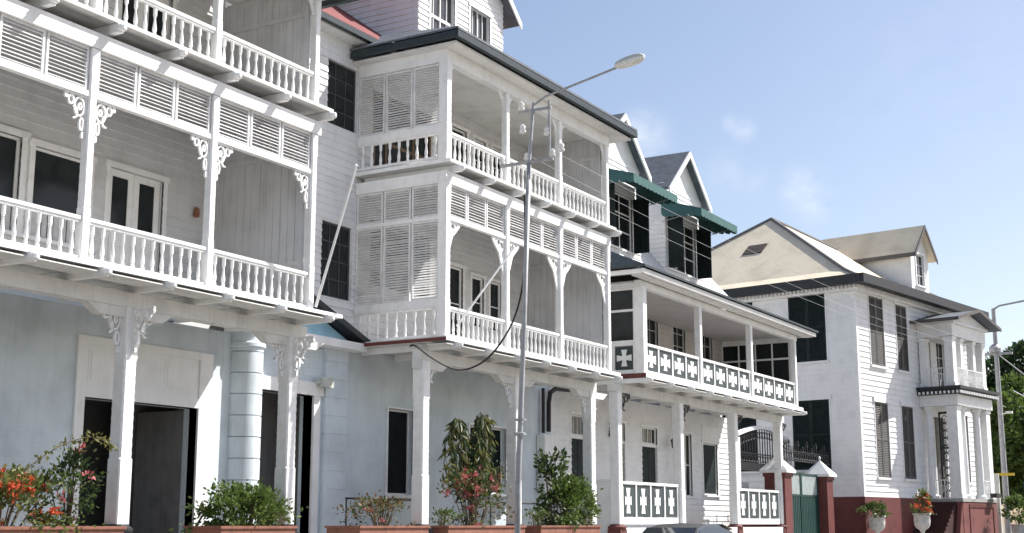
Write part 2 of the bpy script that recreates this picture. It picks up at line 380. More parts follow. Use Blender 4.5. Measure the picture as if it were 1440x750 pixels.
def post(parent, x, y, z0, z1, wd=.17, name='post', rip0=.9, rip1=.5, m=None, rip=True):
    a = MB(); zs = [z0, z0 + .02]; z = z0 + rip0
    ring = []
    def rg(z, k): ring.append((z, k))
    rg(z0, 1.0); rg(z0 + rip0 - .03, 1.0)
    if rip:
        z = z0 + rip0
        while z < z1 - rip1:
            rg(z, .925); rg(z + .07, .955); rg(z + .12, .925); z += .15
    rg(z1 - rip1 + .05, 1.0); rg(z1, 1.0)
    hw = wd / 2; vs = []; fs = []
    for z, k in ring:
        q = hw * k; c = q * (.86 if k > .99 else (.80 if k > .92 else .70))
        for px, py in ((q, -c), (q, c), (c, q), (-c, q), (-q, c), (-q, -c), (-c, -q), (c, -q)): vs.append((x + px, y + py, z))
    for i in range(len(ring) - 1):
        for k in range(8): fs.append((i * 8 + k, i * 8 + (k + 1) % 8, (i + 1) * 8 + (k + 1) % 8, (i + 1) * 8 + k))
    fs += [tuple(range(7, -1, -1)), tuple(range((len(ring) - 1) * 8, len(ring) * 8))]
    a.add(vs, fs); return a.build(name, m or WHITE2, parent)
def balustrade(parent, P, s0, s1, zb, zt, n, kind='baluster'):
    """handrail and bottom rail as one part, every baluster a piece of it"""
    a = MB(); a.pbox(P, s0, s1, -.05, .05, zb, zb + .07); a.pbox(P, s0, s1, -.06, .06, zt - .06, zt); a.pbox(P, s0, s1, -.04, .04, zt - .10, zt - .062)
    o = a.build('balustrade', WHITE2, parent)
    h = zt - .10 - zb - .07
    for k in range(n):
        s = s0 + (s1 - s0) * (k + .5) / n
        b = link('baluster', BAL, None, o, P(s, 0, zb + .07)); b.scale = (random.uniform(.94, 1.05), random.uniform(.94, 1.05), h / .60); b.rotation_euler = (random.gauss(0, .007), random.gauss(0, .007), random.uniform(0, 6))
    return o
def joist_mesh(L, h=.15, wd=.11):
    a = MB(); a.box(-wd / 2, wd / 2, 0, L, 0, h); e = MB()
    a.lathe([(.055, -.055), (.075, -.03), (.075, .03), (.055, .055)], (0, -.03, h / 2), 10)
    return shared('joist', a, WHITE)

# ================================================================ SETTING
def sheet(name, x0, x1, y0, y1, z, m, t=None):
    a = MB()
    if t: a.box(x0, x1, y0, y1, z - t, z)
    else: a.add([(x0, y0, z), (x1, y0, z), (x1, y1, z), (x0, y1, z)], [(0, 1, 2, 3)])
    return tag(a.build(name, m), kind='structure')
sheet('ground', -1500, 2500, -1500, 1500, -.05, EARTH)
sheet('street', -150, 400, 5.0, 14.6, .0, ASPH)
sheet('quay_pavement', -150, 400, -6, 5.0, .10, PAVE, .14)
sheet('pavement', -150, 57.0, 14.6, 16.2, .12, PAVE, .16)
a = MB(); x = -60
while x < 160: a.box(x, x + 2.5, 9.75, 9.87, .002, .005); x += 6
tag(a.build('road_marking', LINE), kind='structure')
sheet('kerb', -150, 57.0, 14.48, 14.6, .13, KERB, .17)
sheet('terrace', -10, 50.8, 16.2, 19.0, .62, KERB, .66)
sheet('yard', 50.8, 75, 16.2, 40, .05, PAVE, .08)
sheet('side_pavement', 57.0, 160, 12.6, 16.2, .10, PAVE, .14)

# ================================================================ HOUSE A: white house, far left
YP = 16.68      # posts' centre line
YW = 19.15      # back wall of the balconies
HA = root('balcony_house', 'white wooden house at left edge with open balconies over a pale blue ground floor', 'house', (14.85, 17.9, .62))
P = front(YW)
gops = [(17.3, 20.25, .62, 3.78), (21.98, 23.9, .62, 4.33), (13.4, 15.05, 2.0, 4.5)]
a = MB(); wall(a, P, 7.5, 25.1, .62, 5.42, gops, .35); a.build('ground_floor_wall', BLUE, HA)
window(P, 13.4, 15.05, 2.0, 4.5, HA, 2, 4)
# ground-floor door with panelled transom
a = MB()
a.pbox(P, 17.08, 17.3, -.2, .05, .62, 4.9); a.pbox(P, 20.25, 20.62, -.2, .05, .62, 4.9)
a.pbox(P, 17.3, 20.25, -.2, .045, 3.78, 3.98); a.pbox(P, 17.3, 20.25, -.05, .02, 3.98, 4.75); a.pbox(P, 17.3, 20.25, -.05, .05, 4.75, 4.9)
for k in range(3):
    s = 17.36 + k * .97; a.pbox(P, s, s + .90, .02, .028, 4.06, 4.68); a.pbox(P, s + .06, s + .84, .028, .04, 4.12, 4.62)
dr = a.build('door', WHITE, HA)
a = MB(); 
for k in range(4): a.box(19.75 + k * .43, 19.75 + k * .43 + .42, 20.9, 20.95, .62, 4.2)
for k in range(5): a.box(20.27, 20.325, 19.52 + k * .26, 19.52 + k * .26 + .25, .62, 3.76)
a.build('door_leaf', DOORG, dr)
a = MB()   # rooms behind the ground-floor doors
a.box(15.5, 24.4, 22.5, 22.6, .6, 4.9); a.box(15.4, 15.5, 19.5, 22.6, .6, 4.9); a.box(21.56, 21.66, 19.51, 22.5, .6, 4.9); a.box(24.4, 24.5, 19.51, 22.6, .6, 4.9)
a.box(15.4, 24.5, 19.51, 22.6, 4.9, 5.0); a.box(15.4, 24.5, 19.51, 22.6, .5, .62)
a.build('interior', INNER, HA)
# second doorway between the pilasters
a = MB(); a.pbox(P, 21.90, 21.98, -.25, .06, .62, 4.33); a.pbox(P, 23.9, 24.12, -.25, .06, .62, 4.33); a.pbox(P, 21.9, 24.2, -.25, .09, 4.33, 4.62)
d2 = a.build('door', WHITE, HA)
a = MB(); a.box(23.2, 24.38, 20.6, 20.65, .62, 4.6); a.build('door_leaf', DOORG, d2)
# round and flat banded pilasters
a = MB(); z = .62
while z < 5.1:
    a.lathe([(.35, 0), (.385, .015), (.385, .425), (.35, .44)], (21.58, 19.12, z), 48); z += .442
a.lathe([(.36, 0), (.43, .05), (.43, .12), (.38, .16)], (21.58, 19.12, 5.1), 48)
a.build('round_pilaster', BLUE2, HA, smooth=False)
a = MB(); z = .62
while z < 5.2: a.pbox(P, 24.26, 25.06, 0, .10, z + .012, z + .40); a.pbox(P, 24.28, 25.04, 0, .085, z - .012, z + .013); z += .412
a.build('flat_pilaster', BLUE2, HA)
a = MB(); a.box(23.95, 24.3, 18.86, 19.0, 4.52, 4.74); a.box(23.9, 24.0, 18.95, 19.12, 4.6, 4.68); a.build('wall_lamp', LAMPM, HA)
# pediment over the second doorway
a = MB(); a.pbox(P, 21.2, 25.3, 0, .45, 5.44, 5.62); pe = a.build('pediment', WHITE, HA)
a = MB(); a.prism([(21.0, 19.0, 5.63), (25.1, 19.0, 5.63), (23.0, 19.0, 6.45)], (0, .1, 0)); a.build('tympanum', mat('sky_blue_paint', (.36, .60, .74), .6, .08, 3), pe)
a = MB(); a.slab([(22.9, 18.66, 6.62), (25.38, 18.66, 5.72), (25.38, 19.1, 5.72), (22.9, 19.1, 6.62)], .14)
a.slab([(20.75, 18.66, 5.72), (22.88, 18.66, 6.62), (22.88, 19.1, 6.62), (20.75, 19.1, 5.72)], .14); a.build('bargeboard', PLINTH, pe)
# upper back walls
XB = [9.12, 11.98, 14.85, 17.73, 20.6]
ops1 = [(12.0, 13.3, 6.5, 8.2), (14.0, 15.55, 6.5, 8.22), (15.85, 17.1, 6.5, 8.15), (17.62, 19.02, 5.62, 8.18)]
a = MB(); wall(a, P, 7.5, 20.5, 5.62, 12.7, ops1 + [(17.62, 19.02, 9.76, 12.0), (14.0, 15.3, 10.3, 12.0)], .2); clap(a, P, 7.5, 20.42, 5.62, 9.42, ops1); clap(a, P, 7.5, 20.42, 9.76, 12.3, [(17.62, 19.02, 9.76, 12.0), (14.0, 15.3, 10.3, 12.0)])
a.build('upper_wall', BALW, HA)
for s0, s1, z0, z1 in ops1[:3] + [(14.0, 15.3, 10.3, 12.0)]:
    o = window(P, s0, s1, z0, z1, HA, 1, 1, .12)
    a = MB(); n = 26; zz = z0 + .62; pts = [(s0 + .05 + (s1 - s0 - .1) * k / n, -.066 + .012 * math.sin(k * 1.9)) for k in range(n + 1)]
    for (p0, o0), (p1, o1) in zip(pts[:-1], pts[1:]): a.add([P(p0, o0, z0 + .05), P(p1, o1, z0 + .05), P(p1, o1, zz), P(p0, o0, zz)], [(0, 1, 2, 3)])
    a.build('curtain', PANEL, o)
def glazed_door(P, s0, s1, z0, z1, parent, glz, fm=None, m=None):
    """pair of leaves: solid below, dark glass above"""
    a = MB(); fm = fm or WHITE2
    a.pbox(P, s0 - .1, s0, -.02, .035, z0, z1); a.pbox(P, s1, s1 + .1, -.02, .035, z0, z1); a.pbox(P, s0 - .14, s1 + .14, -.02, .06, z1, z1 + .11)
    o = a.build('door', fm, parent); mid = (s0 + s1) / 2
    for x0, x1 in ((s0 + .01, mid - .005), (mid + .005, s1 - .01)):
        b = MB(); b.pbox(P, x0, x1, -.11, -.07, z0, glz); b.pbox(P, x0, x0 + .14, -.11, -.07, glz, z1); b.pbox(P, x1 - .14, x1, -.11, -.07, glz, z1); b.pbox(P, x0 + .14, x1 - .14, -.11, -.07, z1 - .13, z1)
        b.pbox(P, x0 + .12, x1 - .12, -.07, -.055, z0 + .15, glz - .15)
        b.build('door_leaf', m or fm, o)
        b = MB(); b.pbox(P, x0 + .13, x1 - .13, -.10, -.085, glz - .01, z1 - .12); b.build('pane', GLASSM, o)
    return o
glazed_door(P, 17.62, 19.02, 5.62, 8.18, HA, 7.0); glazed_door(P, 17.62, 19.02, 9.76, 12.0, HA, 10.9)
a = MB(); a.lathe([(.0, -.02), (.06, 0), (.065, .08), (.05, .17), (.02, .2)], (19.9, 19.06, 7.64), 12); a.build('wall_bell', ORNG, HA)
# panelled end walls of the balconies
def endwall(parent, X, y0, y1, z0, z1, m=None):
    a = MB(); a.box(X - .028, X + .028, y0, y1, z0, z1); n = 12; st = (y1 - y0) / n
    for k in range(n):
        o = .034 + random.uniform(0, .010); ys = y0 + st * k
        a.box(X - o, X - .0281, ys + .006, ys + st - .006, z0 + .001, z1 - .001); a.box(X + .0281, X + o, ys + .006, ys + st - .006, z0 + .001, z1 - .001)
    for z in (z0 + .95, z1 - .62): a.box(X - .066, X - .0451, y0 + .03, y1 - .03, z - .045, z + .045)
    for y in (y0 + .03, (y0 + y1) / 2, y1 - .03): a.box(X - .070, X - .0455, y - .04, y + .04, z0 + .002, z1 - .002)
    return a.build('end_wall', m or PANEL, parent)
endwall(HA, 20.55, YP + .125, YW - .035, 5.625, 9.435); endwall(HA, 20.55, YP + .125, YW - .035, 9.765, 12.37)
# floors, soffits, joists, beams
a = MB(); a.box(7.5, 20.98, 16.44, YW - .005, 5.56, 5.62); a.build('balcony_floor', SOFF, HA)
a = MB(); a.box(7.5, 20.9, 16.40, YW - .005, 9.69, 9.76); a.build('balcony_floor', SOFF, HA)
a = MB(); a.box(7.5, 21.4, 16.43, 16.438, 5.545, 5.62); a.box(20.985, 21.4, 16.44, 19.0, 5.545, 5.62); a.build('floor_edge', WHITE2, HA)
a = MB(); a.box(7.5, 20.95, 16.45, 16.98, 5.475, 5.495); a.build('soffit', SOFF, HA)
JM = joist_mesh(2.7)
for k in range(9): link('joist', JM, None, HA, (20.9 - k * 1.45, 16.36, 5.405))
JM2 = joist_mesh(2.75, .16)
for k in range(10): link('joist', JM2, None, HA, (20.8 - k * 1.42, 16.36, 9.52))
a = MB(); a.box(7.5, 21.2, 17.16, 17.42, 5.14, 5.40); a.build('beam', SOFF, HA)
a = MB(); a.box(7.5, 20.75, YP - .1, YP + .1, 9.20, 9.47); a.build('beam', WHITE, HA)
a = MB(); a.box(7.5, 20.70, YP - .09, YP + .09, 12.12, 12.36); a.build('beam', WHITE, HA)
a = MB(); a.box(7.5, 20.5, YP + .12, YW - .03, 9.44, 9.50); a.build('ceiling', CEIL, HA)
for k, x in enumerate(XB):
    po = post(HA, x, YP, 5.62, 9.19, .165); po2 = post(HA, x, YP, 9.76, 12.12, .155)
    for sd_ in (-1, 1):
        if (k == 4 and sd_ > 0): continue
        bracket(FR_A, po, x + .08 * sd_, YP, 8.36, sd_); bracket(FR_S, po2, x + .08 * sd_, YP, 12.12, sd_)
PF = front(YP)
for k in range(4):
    x0, x1 = XB[k] + .1, XB[k + 1] - .1
    balustrade(HA, PF, x0, x1, 5.64, 6.36, 12); balustrade(HA, PF, x0, x1, 9.78, 10.48, 12)
    a = MB(); a.pbox(PF, x0, x1, -.06, .06, 8.36, 8.45); a.build('frieze_rail', WHITE2, HA)
    wdt = (x1 - x0 - .08) / 3
    for j in range(3):
        s0 = x0 + j * (wdt + .04); louvre(PF, s0, s0 + wdt, 8.452, 9.198, 11, .045).build('louvre_panel', LOUV, HA)
def ground_column(parent, x, y, zp, ztop, m_pl, br, sides=(-1, 1), wd=.30):
    c = post(parent, x, y, zp, ztop, wd, 'column', 1.1, .9)
    a = MB(); hw = wd / 2
    a.box(x - hw - .06, x + hw + .06, y - hw - .06, y + hw + .06, .60, zp - .14); 
    a.lathe([(.25, 0), (.27, .03), (.27, .07), (.21, .11), (.20, .14)], (x, y, zp - .14), 16)
    a.build('plinth', m_pl, c)
    for s in sides: bracket(br, c, x + hw * .9 * s, y, ztop, s)
    return c
for x in (12.2, 16.5, 20.8):
    c = ground_column(HA, x, 17.29, 1.5, 5.14, PLINTH, FR_G)
    bracket(FR_G, c, x, 17.29 - .13, 5.14, 1, R(-90))
    a = MB(); a.prism([(x - 1.0, 17.19, 5.139), (x + 1.0, 17.19, 5.139), (x + .72, 17.19, 4.97), (x - .72, 17.19, 4.97)], (0, .2, 0)); a.build('corbel', SOFF, c)
# eave and roof
a = MB(); a.box(7.5, 21.45, 16.02, 16.16, 12.26, 12.42); a.box(21.33, 21.45, 16.165, 18.9, 12.26, 12.42); a.build('gutter', DARKG, HA)
a = MB(); a.slab([(7.5, 16.17, 12.44), (21.32, 16.17, 12.44), (21.32, 18.9, 12.44), (7.5, 18.9, 12.44)], .06); a.build('soffit', SOFF, HA)
a = MB(); a.slab([(7.5, 16.03, 12.52), (21.45, 16.03, 12.52), (20.6, 19.5, 13.6), (7.5, 19.5, 13.6)], .07); a.slab([(7.5, 19.45, 13.62), (20.6, 19.45, 13.62), (20.6, 24, 17.2), (7.5, 24, 17.2)], .08)
a.build('roof', SLATE, HA)

# ================================================================ HOUSE B: centre house
HB = root('balcony_house', 'tall white house in the middle with louvred corner balconies and a gabled dormer', 'house', (29.6, 17.9, .62))
P = front(19.2)
bg_ops = [(26.87, 27.95, 2.2, 4.27), (30.6, 32.5, 2.3, 4.1)]
a = MB(); wall(a, P, 25.105, 35.1, .62, 5.55, bg_ops, .3); a.build('ground_floor_wall', BLUE2, HB)
for q in bg_ops: window(P, *q, HB, 1, 1, .045, gm=mat('unlit_room', (.016, .02, .022), .9, .2, 3, spec=.05), depth=.14)
dx = [(29.35, 30.2, 6.3, 8.25), (30.66, 31.28, 5.66, 8.15), (31.62, 32.24, 5.66, 8.15)]
d2x = [(29.6, 30.35, 10.2, 12.1), (30.75, 31.35, 9.8, 12.05), (31.75, 32.35, 9.8, 12.05)]
gw = [(24.12, 25.28, 6.66, 8.43), (24.2, 25.36, 10.79, 12.38)]
gap_darkeners = [(26.1, 28.5, 7.2, 8.7), (26.1, 28.5, 9.81, 12.0)]  # invented openings, added to darken what shows through the side louvres and balusters
bops = dx + d2x + gw + gap_darkeners
a = MB(); wall(a, P, 20.62, 35.1, 5.62, 13.3, bops, .22); clap(a, P, 20.62, 25.42, 5.62, 9.5, bops); clap(a, P, 20.62, 25.42, 9.5, 13.1, bops, .18)
a.build('upper_wall', CLAP, HB)
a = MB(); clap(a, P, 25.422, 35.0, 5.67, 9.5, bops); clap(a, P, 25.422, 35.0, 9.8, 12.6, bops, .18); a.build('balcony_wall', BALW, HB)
for q in gap_darkeners: window(P, *q, HB, 4, 2, .08, fm=WOOD, gm=GREEN, sill=False, mun=.09)  # dark backing in window form, added so the louvre gaps look dark
for q in gw: window(P, *q, HB, 3, 4, .07, fm=mat('dark_sash_paint', (.07, .08, .082), .6, .1, 4), mun=.025, casing=False)
window(P, *dx[0], HB, 1, 2, .1); window(P, *d2x[0], HB, 1, 2, .1)
for q in dx[1:] + d2x[1:]:
    window(P, q[0], q[1], q[2] + 1.1, q[3], HB, 1, 2, .08, sill=False)
    a = MB(); a.pbox(P, q[0], q[1], -.1, -.05, q[2], q[2] + 1.1); a.pbox(P, q[0] + .1, q[1] - .1, -.05, -.03, q[2] + .15, q[2] + .95); a.build('door_leaf', WHITE, HB)
XC = [25.45, 28.22, 31.02, 33.85]
endwall(HB, 33.82, YP + .125, 19.165, 5.665, 9.475); endwall(HB, 33.85, YP + .125, 19.165, 9.805, 12.495)
a = MB(); a.box(25.2, 34.15, 16.44, 19.195, 5.57, 5.66); a.build('balcony_floor', SOFF, HB)
a = MB(); a.box(25.3, 34.0, 16.42, 19.17, 9.72, 9.80); a.build('balcony_floor', SOFF, HB)
a = MB(); a.box(25.19, 25.199, 16.44, 19.19, 5.555, 5.635); a.build('floor_edge', MAROON, HB)
a = MB(); a.box(25.2, 34.15, 16.43, 16.438, 5.565, 5.665); a.box(25.29, 25.299, 16.42, 19.17, 9.715, 9.805); a.build('floor_edge', WHITE2, HB)
a = MB(); a.box(25.25, 34.1, 16.45, 16.98, 5.485, 5.505); a.build('soffit', SOFF, HB)
for k in range(7): link('joist', JM, None, HB, (25.62 + k * 1.38, 16.36, 5.415))
for k in range(7): link('joist', JM2, None, HB, (25.66 + k * 1.385, 16.36, 9.555))
a = MB(); a.box(25.3, 34.1, 17.16, 17.42, 5.16, 5.41); a.build('beam', SOFF, HB)
a = MB(); a.box(25.36, 33.95, YP - .1, YP + .1, 9.27, 9.55); a.box(25.36, 25.54, YP + .105, 19.17, 9.27, 9.55); a.build('beam', WHITE, HB)
a = MB(); a.box(25.36, 33.95, YP - .1, YP + .1, 12.2, 12.5); a.box(25.36, 25.54, YP + .105, 19.17, 12.2, 12.5); a.build('beam', WHITE, HB)
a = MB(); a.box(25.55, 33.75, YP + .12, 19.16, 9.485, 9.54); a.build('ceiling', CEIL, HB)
for k, x in enumerate(XC):
    po = post(HB, x, YP, 5.66, 9.27, .18 if k else .24); po2 = post(HB, x, YP, 9.80, 12.2, .17 if k else .24)
    for sd_ in (-1, 1):
        if (k == 3 and sd_ > 0) or (k == 0 and sd_ < 0): continue
        bracket(FR_B, po, x + .08 * sd_, YP, 8.42, sd_); bracket(FR_S, po2, x + .08 * sd_, YP, 12.2, sd_)
for k in range(3):
    x0, x1 = XC[k] + .1, XC[k + 1] - .1
    balustrade(HB, PF, x0, x1, 5.68, 6.40, 12); balustrade(HB, PF, x0, x1, 9.82, 10.54, 12)
    a = MB(); a.pbox(PF, x0, x1, -.06, .06, 8.42, 8.50); a.build('frieze_rail', WHITE2, HB)
    wdt = (x1 - x0 - .08) / 3
    for j in range(3):
        s0 = x0 + j * (wdt + .04); louvre(PF, s0, s0 + wdt, 8.502, 9.268, 11, .045).build('louvre_panel', LOUV, HB)
PL = left(25.45)
y0, y1 = YP + .13, 19.17
balustrade(HB, PL, y0, y1, 5.68, 6.44, 9); balustrade(HB, PL, y0, y1, 9.86, 10.56, 9)
for (z0, z1) in ((6.441, 6.56), (8.42, 8.50), (10.561, 10.70)):
    a = MB(); a.pbox(PL, y0, y1, -.055, .055, z0, z1); a.build('frieze_rail', WHITE2, HB)
wdt = (y1 - y0 - .08) / 3
for j in range(3):
    s0 = y0 + j * (wdt + .04)
    louvre(PL, s0, s0 + wdt, 6.562, 8.418, 29, .045, slat=.078, tilt=.72, pitch=.06).build('louvre_panel', LOUV, HB)
    louvre(PL, s0, s0 + wdt, 8.502, 9.268, 12, .045, slat=.078, tilt=.72, pitch=.06).build('louvre_panel', LOUV, HB)
    louvre(PL, s0, s0 + wdt, 10.702, 12.19, 24, .045, slat=.078, tilt=.72, pitch=.06).build('louvre_panel', LOUV, HB)
for k, x in enumerate((25.5, 29.68, 33.85)):
    c = ground_column(HB, x, 17.29, 1.5, 5.16, PLINTH, FR_G, (1,) if k == 0 else (-1, 1))
    a = MB(); a.prism([(x - (.25 if k == 0 else 1.0), 17.19, 5.159), (x + 1.0, 17.19, 5.159), (x + .72, 17.19, 4.98), (x - (.25 if k == 0 else .72), 17.19, 4.98)], (0, .2, 0)); a.build('corbel', SOFF, c)
# balcony eave, gutter and roofs
a = MB(); a.box(25.0, 34.75, 16.05, 16.19, 12.60, 12.76); a.box(25.0, 25.14, 16.195, 19.15, 12.60, 12.76); a.box(34.61, 34.75, 16.195, 19.15, 12.60, 12.76); a.build('gutter', DARKG, HB)
a = MB(); a.box(25.14, 34.6, 16.2, 19.17, 12.50, 12.56); a.build('soffit', SOFF, HB)
a = MB(); a.slab([(25.0, 16.05, 12.84), (34.75, 16.05, 12.84), (33.2, 19.3, 13.75), (26.6, 19.3, 13.75)], .06); a.slab([(25.0, 16.05, 12.84), (26.6, 19.3, 13.75), (25.0, 19.3, 12.84)], .05); a.slab([(34.75, 16.05, 12.84), (34.75, 19.3, 12.84), (33.2, 19.3, 13.75)], .05)
a.build('balcony_roof', SLATE, HB)
a = MB(); a.box(20.7, 25.9, 18.68, 18.82, 13.0, 13.14); a.build('gutter', DARKG, HB)
a = MB(); a.slab([(20.7, 18.83, 13.02), (25.9, 18.83, 13.02), (25.9, 19.18, 13.02), (20.7, 19.18, 13.02)], .06); a.build('soffit', SOFF, HB)
def rz(y): return 13.2 + (y - 18.75) * .74
a = MB(); a.slab([(20.7, 18.72, rz(18.72)), (35.1, 18.72, rz(18.72)), (35.1, 24, rz(24)), (20.7, 24, rz(24))], .08); a.slab([(20.7, 24.01, rz(24)), (35.1, 24.01, rz(24)), (35.1, 29.5, 13.2), (20.7, 29.5, 13.2)], .08); a.build('roof', REDR, HB)
a = MB(); a.box(34.85, 35.09, 19.45, 29, .62, 13.0); a.box(20.65, 20.85, 19.6, 29, 5.7, 13.0); a.box(20.86, 34.84, 28.8, 29, .62, 13.0); a.build('rear_walls', CLAP, HB)
# dormer
D1 = MB(); PD = front(18.9); x0, x1, zb, zt = 27.5, 31.8, 13.0, 16.35
dops = [(28.06, 29.22, 13.9, 15.62), (30.02, 31.06, 13.9, 15.62)]
wall(D1, PD, x0, x1, zb, zt, dops, .15); clap(D1, PD, x0, x1, zb, zt, dops, .16)
xm, zap = (x0 + x1) / 2, 18.3
D1.prism([(x0, 18.9, zt + .001), (x1, 18.9, zt + .001), (xm, 18.9, zap - .15)], (0, .15, 0))
PDl = left(x0); wall(D1, PDl, 19.06, 23.2, 13.0, zt); clap(D1, PDl, 18.9, 23.2, 13.0, zt, (), .16)
PDr = right(x1); wall(D1, PDr, 19.06, 23.2, 13.0, zt)
dm = D1.build('dormer', CLAP, HB)
for q in dops: window(PD, *q, dm, 2, 2, .07, gm=mat('grey_reflecting_glass', (.06, .065, .07), .12, .1, 3), mun=.04) if False else None
for q in dops:
    a = MB(); s0, s1, z0, z1 = q; f = .06
    a.pbox(PD, s0 - .08, s0, 0, .04, z0, z1); a.pbox(PD, s1, s1 + .08, 0, .04, z0, z1); a.pbox(PD, s0 - .1, s1 + .1, 0, .06, z1, z1 + .08); a.pbox(PD, s0, s1, -.1, -.05, (z0 + z1) / 2 - .04, (z0 + z1) / 2 + .04)
    a.pbox(PD, (s0 + s1) / 2 - .02, (s0 + s1) / 2 + .02, -.1, -.06, z0, z1)
    a.pbox(PD, s0 + .25, s0 + .27, -.1, -.065, z0, z1); a.pbox(PD, s1 - .27, s1 - .25, -.1, -.065, z0, z1)
    a.build('window_frame', WHITE2, dm)
    a = MB(); a.pbox(PD, s0, s1, -.12, -.10, z0, z1); a.build('pane', mat('grey_glass', (.05, .055, .06), .12, .1, 3), dm)
a = MB(); e = .55; zs = zt - (zap - zt) / (xm - x0) * e
a.slab([(x0 - e, 18.6, zs), (xm, 18.6, zap), (xm, 24.4, zap), (x0 - e, 24.4, zs)], .1); a.slab([(xm + .005, 18.6, zap), (x1 + e, 18.6, zs), (x1 + e, 24.4, zs), (xm + .005, 24.4, zap)], .1); a.build('dormer_roof', SLATE, dm)
a = MB(); a.slab([(x0 - e, 18.56, zs - .03), (xm, 18.56, zap - .03), (xm, 18.598, zap - .03), (x0 - e, 18.598, zs - .03)], .2); a.slab([(xm + .005, 18.56, zap - .03), (x1 + e, 18.56, zs - .03), (x1 + e, 18.598, zs - .03), (xm + .005, 18.598, zap - .03)], .2); a.build('bargeboard', WHITE2, dm)
# drainpipe and meter box beside the ground floor
a = MB(); a.tube([(36.6, 19.06, 5.5), (35.2, 19.06, 5.45), (34.85, 19.06, 5.3), (34.75, 19.06, 5.0), (34.74, 19.06, 4.15)], .07, 8); a.tube([(34.45, 19.08, 5.4), (34.45, 19.08, 4.1)], .05, 8); a.build('drainpipe', BLACKM, HB)
a = MB(); a.box(34.25, 34.85, 18.95, 19.18, 2.4, 4.05); a.box(34.28, 34.5, 18.93, 18.949, 2.45, 4.0); a.build('meter_box', WHITE, HB)

# ================================================================ HOUSE C: house with crosses and green awnings
HC = root('balcony_house', 'white house with cross pattern balcony, white sloping roof and two dormers under green awnings', 'house', (42.9, 17.9, .62))
YC = 19.6; P = front(YC); Z1 = 5.85
cg = [(37.15, 38.2, 1.7, 4.85), (40.35, 40.95, 1.7, 4.8), (42.3, 43.55, 1.7, 4.78), (46.0, 46.6, 2.5, 4.75), (47.7, 49.1, 2.58, 4.5)]
a = MB(); wall(a, P, 35.2, 50.55, .62, 5.6, cg, .25); clap(a, P, 35.2, 50.55, .62, 5.6, cg, .2)
cu = [(42.75, 43.8, 6.4, 8.85), (45.15, 46.25, 7.0, 8.85), (47.8, 48.9, 6.4, 8.85)]
a.build('front_wall', CLAP, HC)
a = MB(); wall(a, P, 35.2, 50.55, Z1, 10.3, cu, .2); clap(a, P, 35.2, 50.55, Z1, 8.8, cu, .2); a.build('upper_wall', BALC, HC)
a = MB(); a.box(50.30, 50.54, 19.9, 29, .62, 10.2); a.box(35.2, 35.4, 19.9, 29, .62, 10.2); a.box(35.41, 50.29, 28.8, 29, .62, 10.2); a.build('side_walls', CLAP, HC)
for q in (cg[0], cg[1], cg[2]):
    window(P, q[0], q[1], 4.22, q[3], HC, 4, 1, .08, sill=False)
    a = MB(); a.pbox(P, q[0], q[1], -.12, -.02, 4.12, 4.218); a.build('transom', WHITE2, HC)
    a = MB(); a.pbox(P, q[0], q[1], -.12, -.07, 1.7, 4.11)
    for x in (q[0] + .04, (q[0] + q[1]) / 2 + .02): a.pbox(P, x, x + (q[1] - q[0]) / 2 - .06, -.07, -.055, 2.7 if q is cg[2] else 1.8, 4.05)
    dd = a.build('door', GREEN, HC)
    if q is cg[2]:
        b = MB(); b.pbox(P, q[0] + .06, q[1] - .06, -.068, -.04, 1.75, 2.62)
        b.build('door_panel', WHITE, dd)
        b = MB(); b.pbox(P, q[0] + .2, q[0] + .5, -.039, -.03, 1.95, 2.5); b.pbox(P, q[0] + .72, q[0] + 1.02, -.039, -.03, 1.95, 2.5); b.build('door_inset', PANELD, dd)
window(P, *cg[3], HC, 1, 2, .08)
window(P, 47.7, 49.1, 2.58, 4.5, HC, 1, 1, .1, gm=GREEN, depth=.05)
a = MB(); a.pbox(P, 47.6, 49.2, 0, .05, 4.62, 5.15); a.pbox(P, 47.85, 48.95, .05, .06, 4.72, 5.05); a.build('transom', WHITE2, HC)
a = MB(); a.pbox(P, 39.75, 39.98, 0, .18, 4.3, 4.5); a.pbox(P, 39.82, 39.9, 0, .1, 4.5, 4.75); a.build('wall_lamp', BLACKM, HC)
for q in cu: window(P, *q, HC, 2, 4, .06, fm=PANEL)
XD = [36.08, 40.5, 45.15, 49.9]
a = MB(); a.box(35.9, 50.15, 16.45, 19.595, 5.72, Z1); a.build('balcony_floor', SOFF, HC)
a = MB(); a.box(35.895, 50.15, 16.44, 16.448, 5.71, 5.86); a.build('floor_edge', WHITE2, HC)
a = MB(); a.box(35.885, 35.894, 16.45, 17.6, 5.70, 5.84); a.build('floor_edge', MAROON, HC)
JM3 = joist_mesh(3.15)
a = MB(); a.box(35.95, 50.1, 16.46, 17.0, 5.635, 5.655); a.build('soffit', SOFF, HC)
for k in range(10): link('joist', JM3, None, HC, (35.95 + k * 1.56, 16.36, 5.567))
a = MB(); a.box(35.5, 50.2, 17.24, 17.52, 5.32, 5.56); a.build('beam', SOFF, HC)
a = MB(); a.box(35.9, 50.1, YP - .1, YP + .1, 8.42, 8.62); a.box(35.98, 36.16, YP + .105, 19.55, 8.42, 8.62); a.box(49.85, 50.05, YP + .105, 19.55, 8.42, 8.62); a.build('beam', WHITE, HC)
for k, x in enumerate(XD): post(HC, x, YP, Z1, 8.42, .20 if k else .30, rip=False)
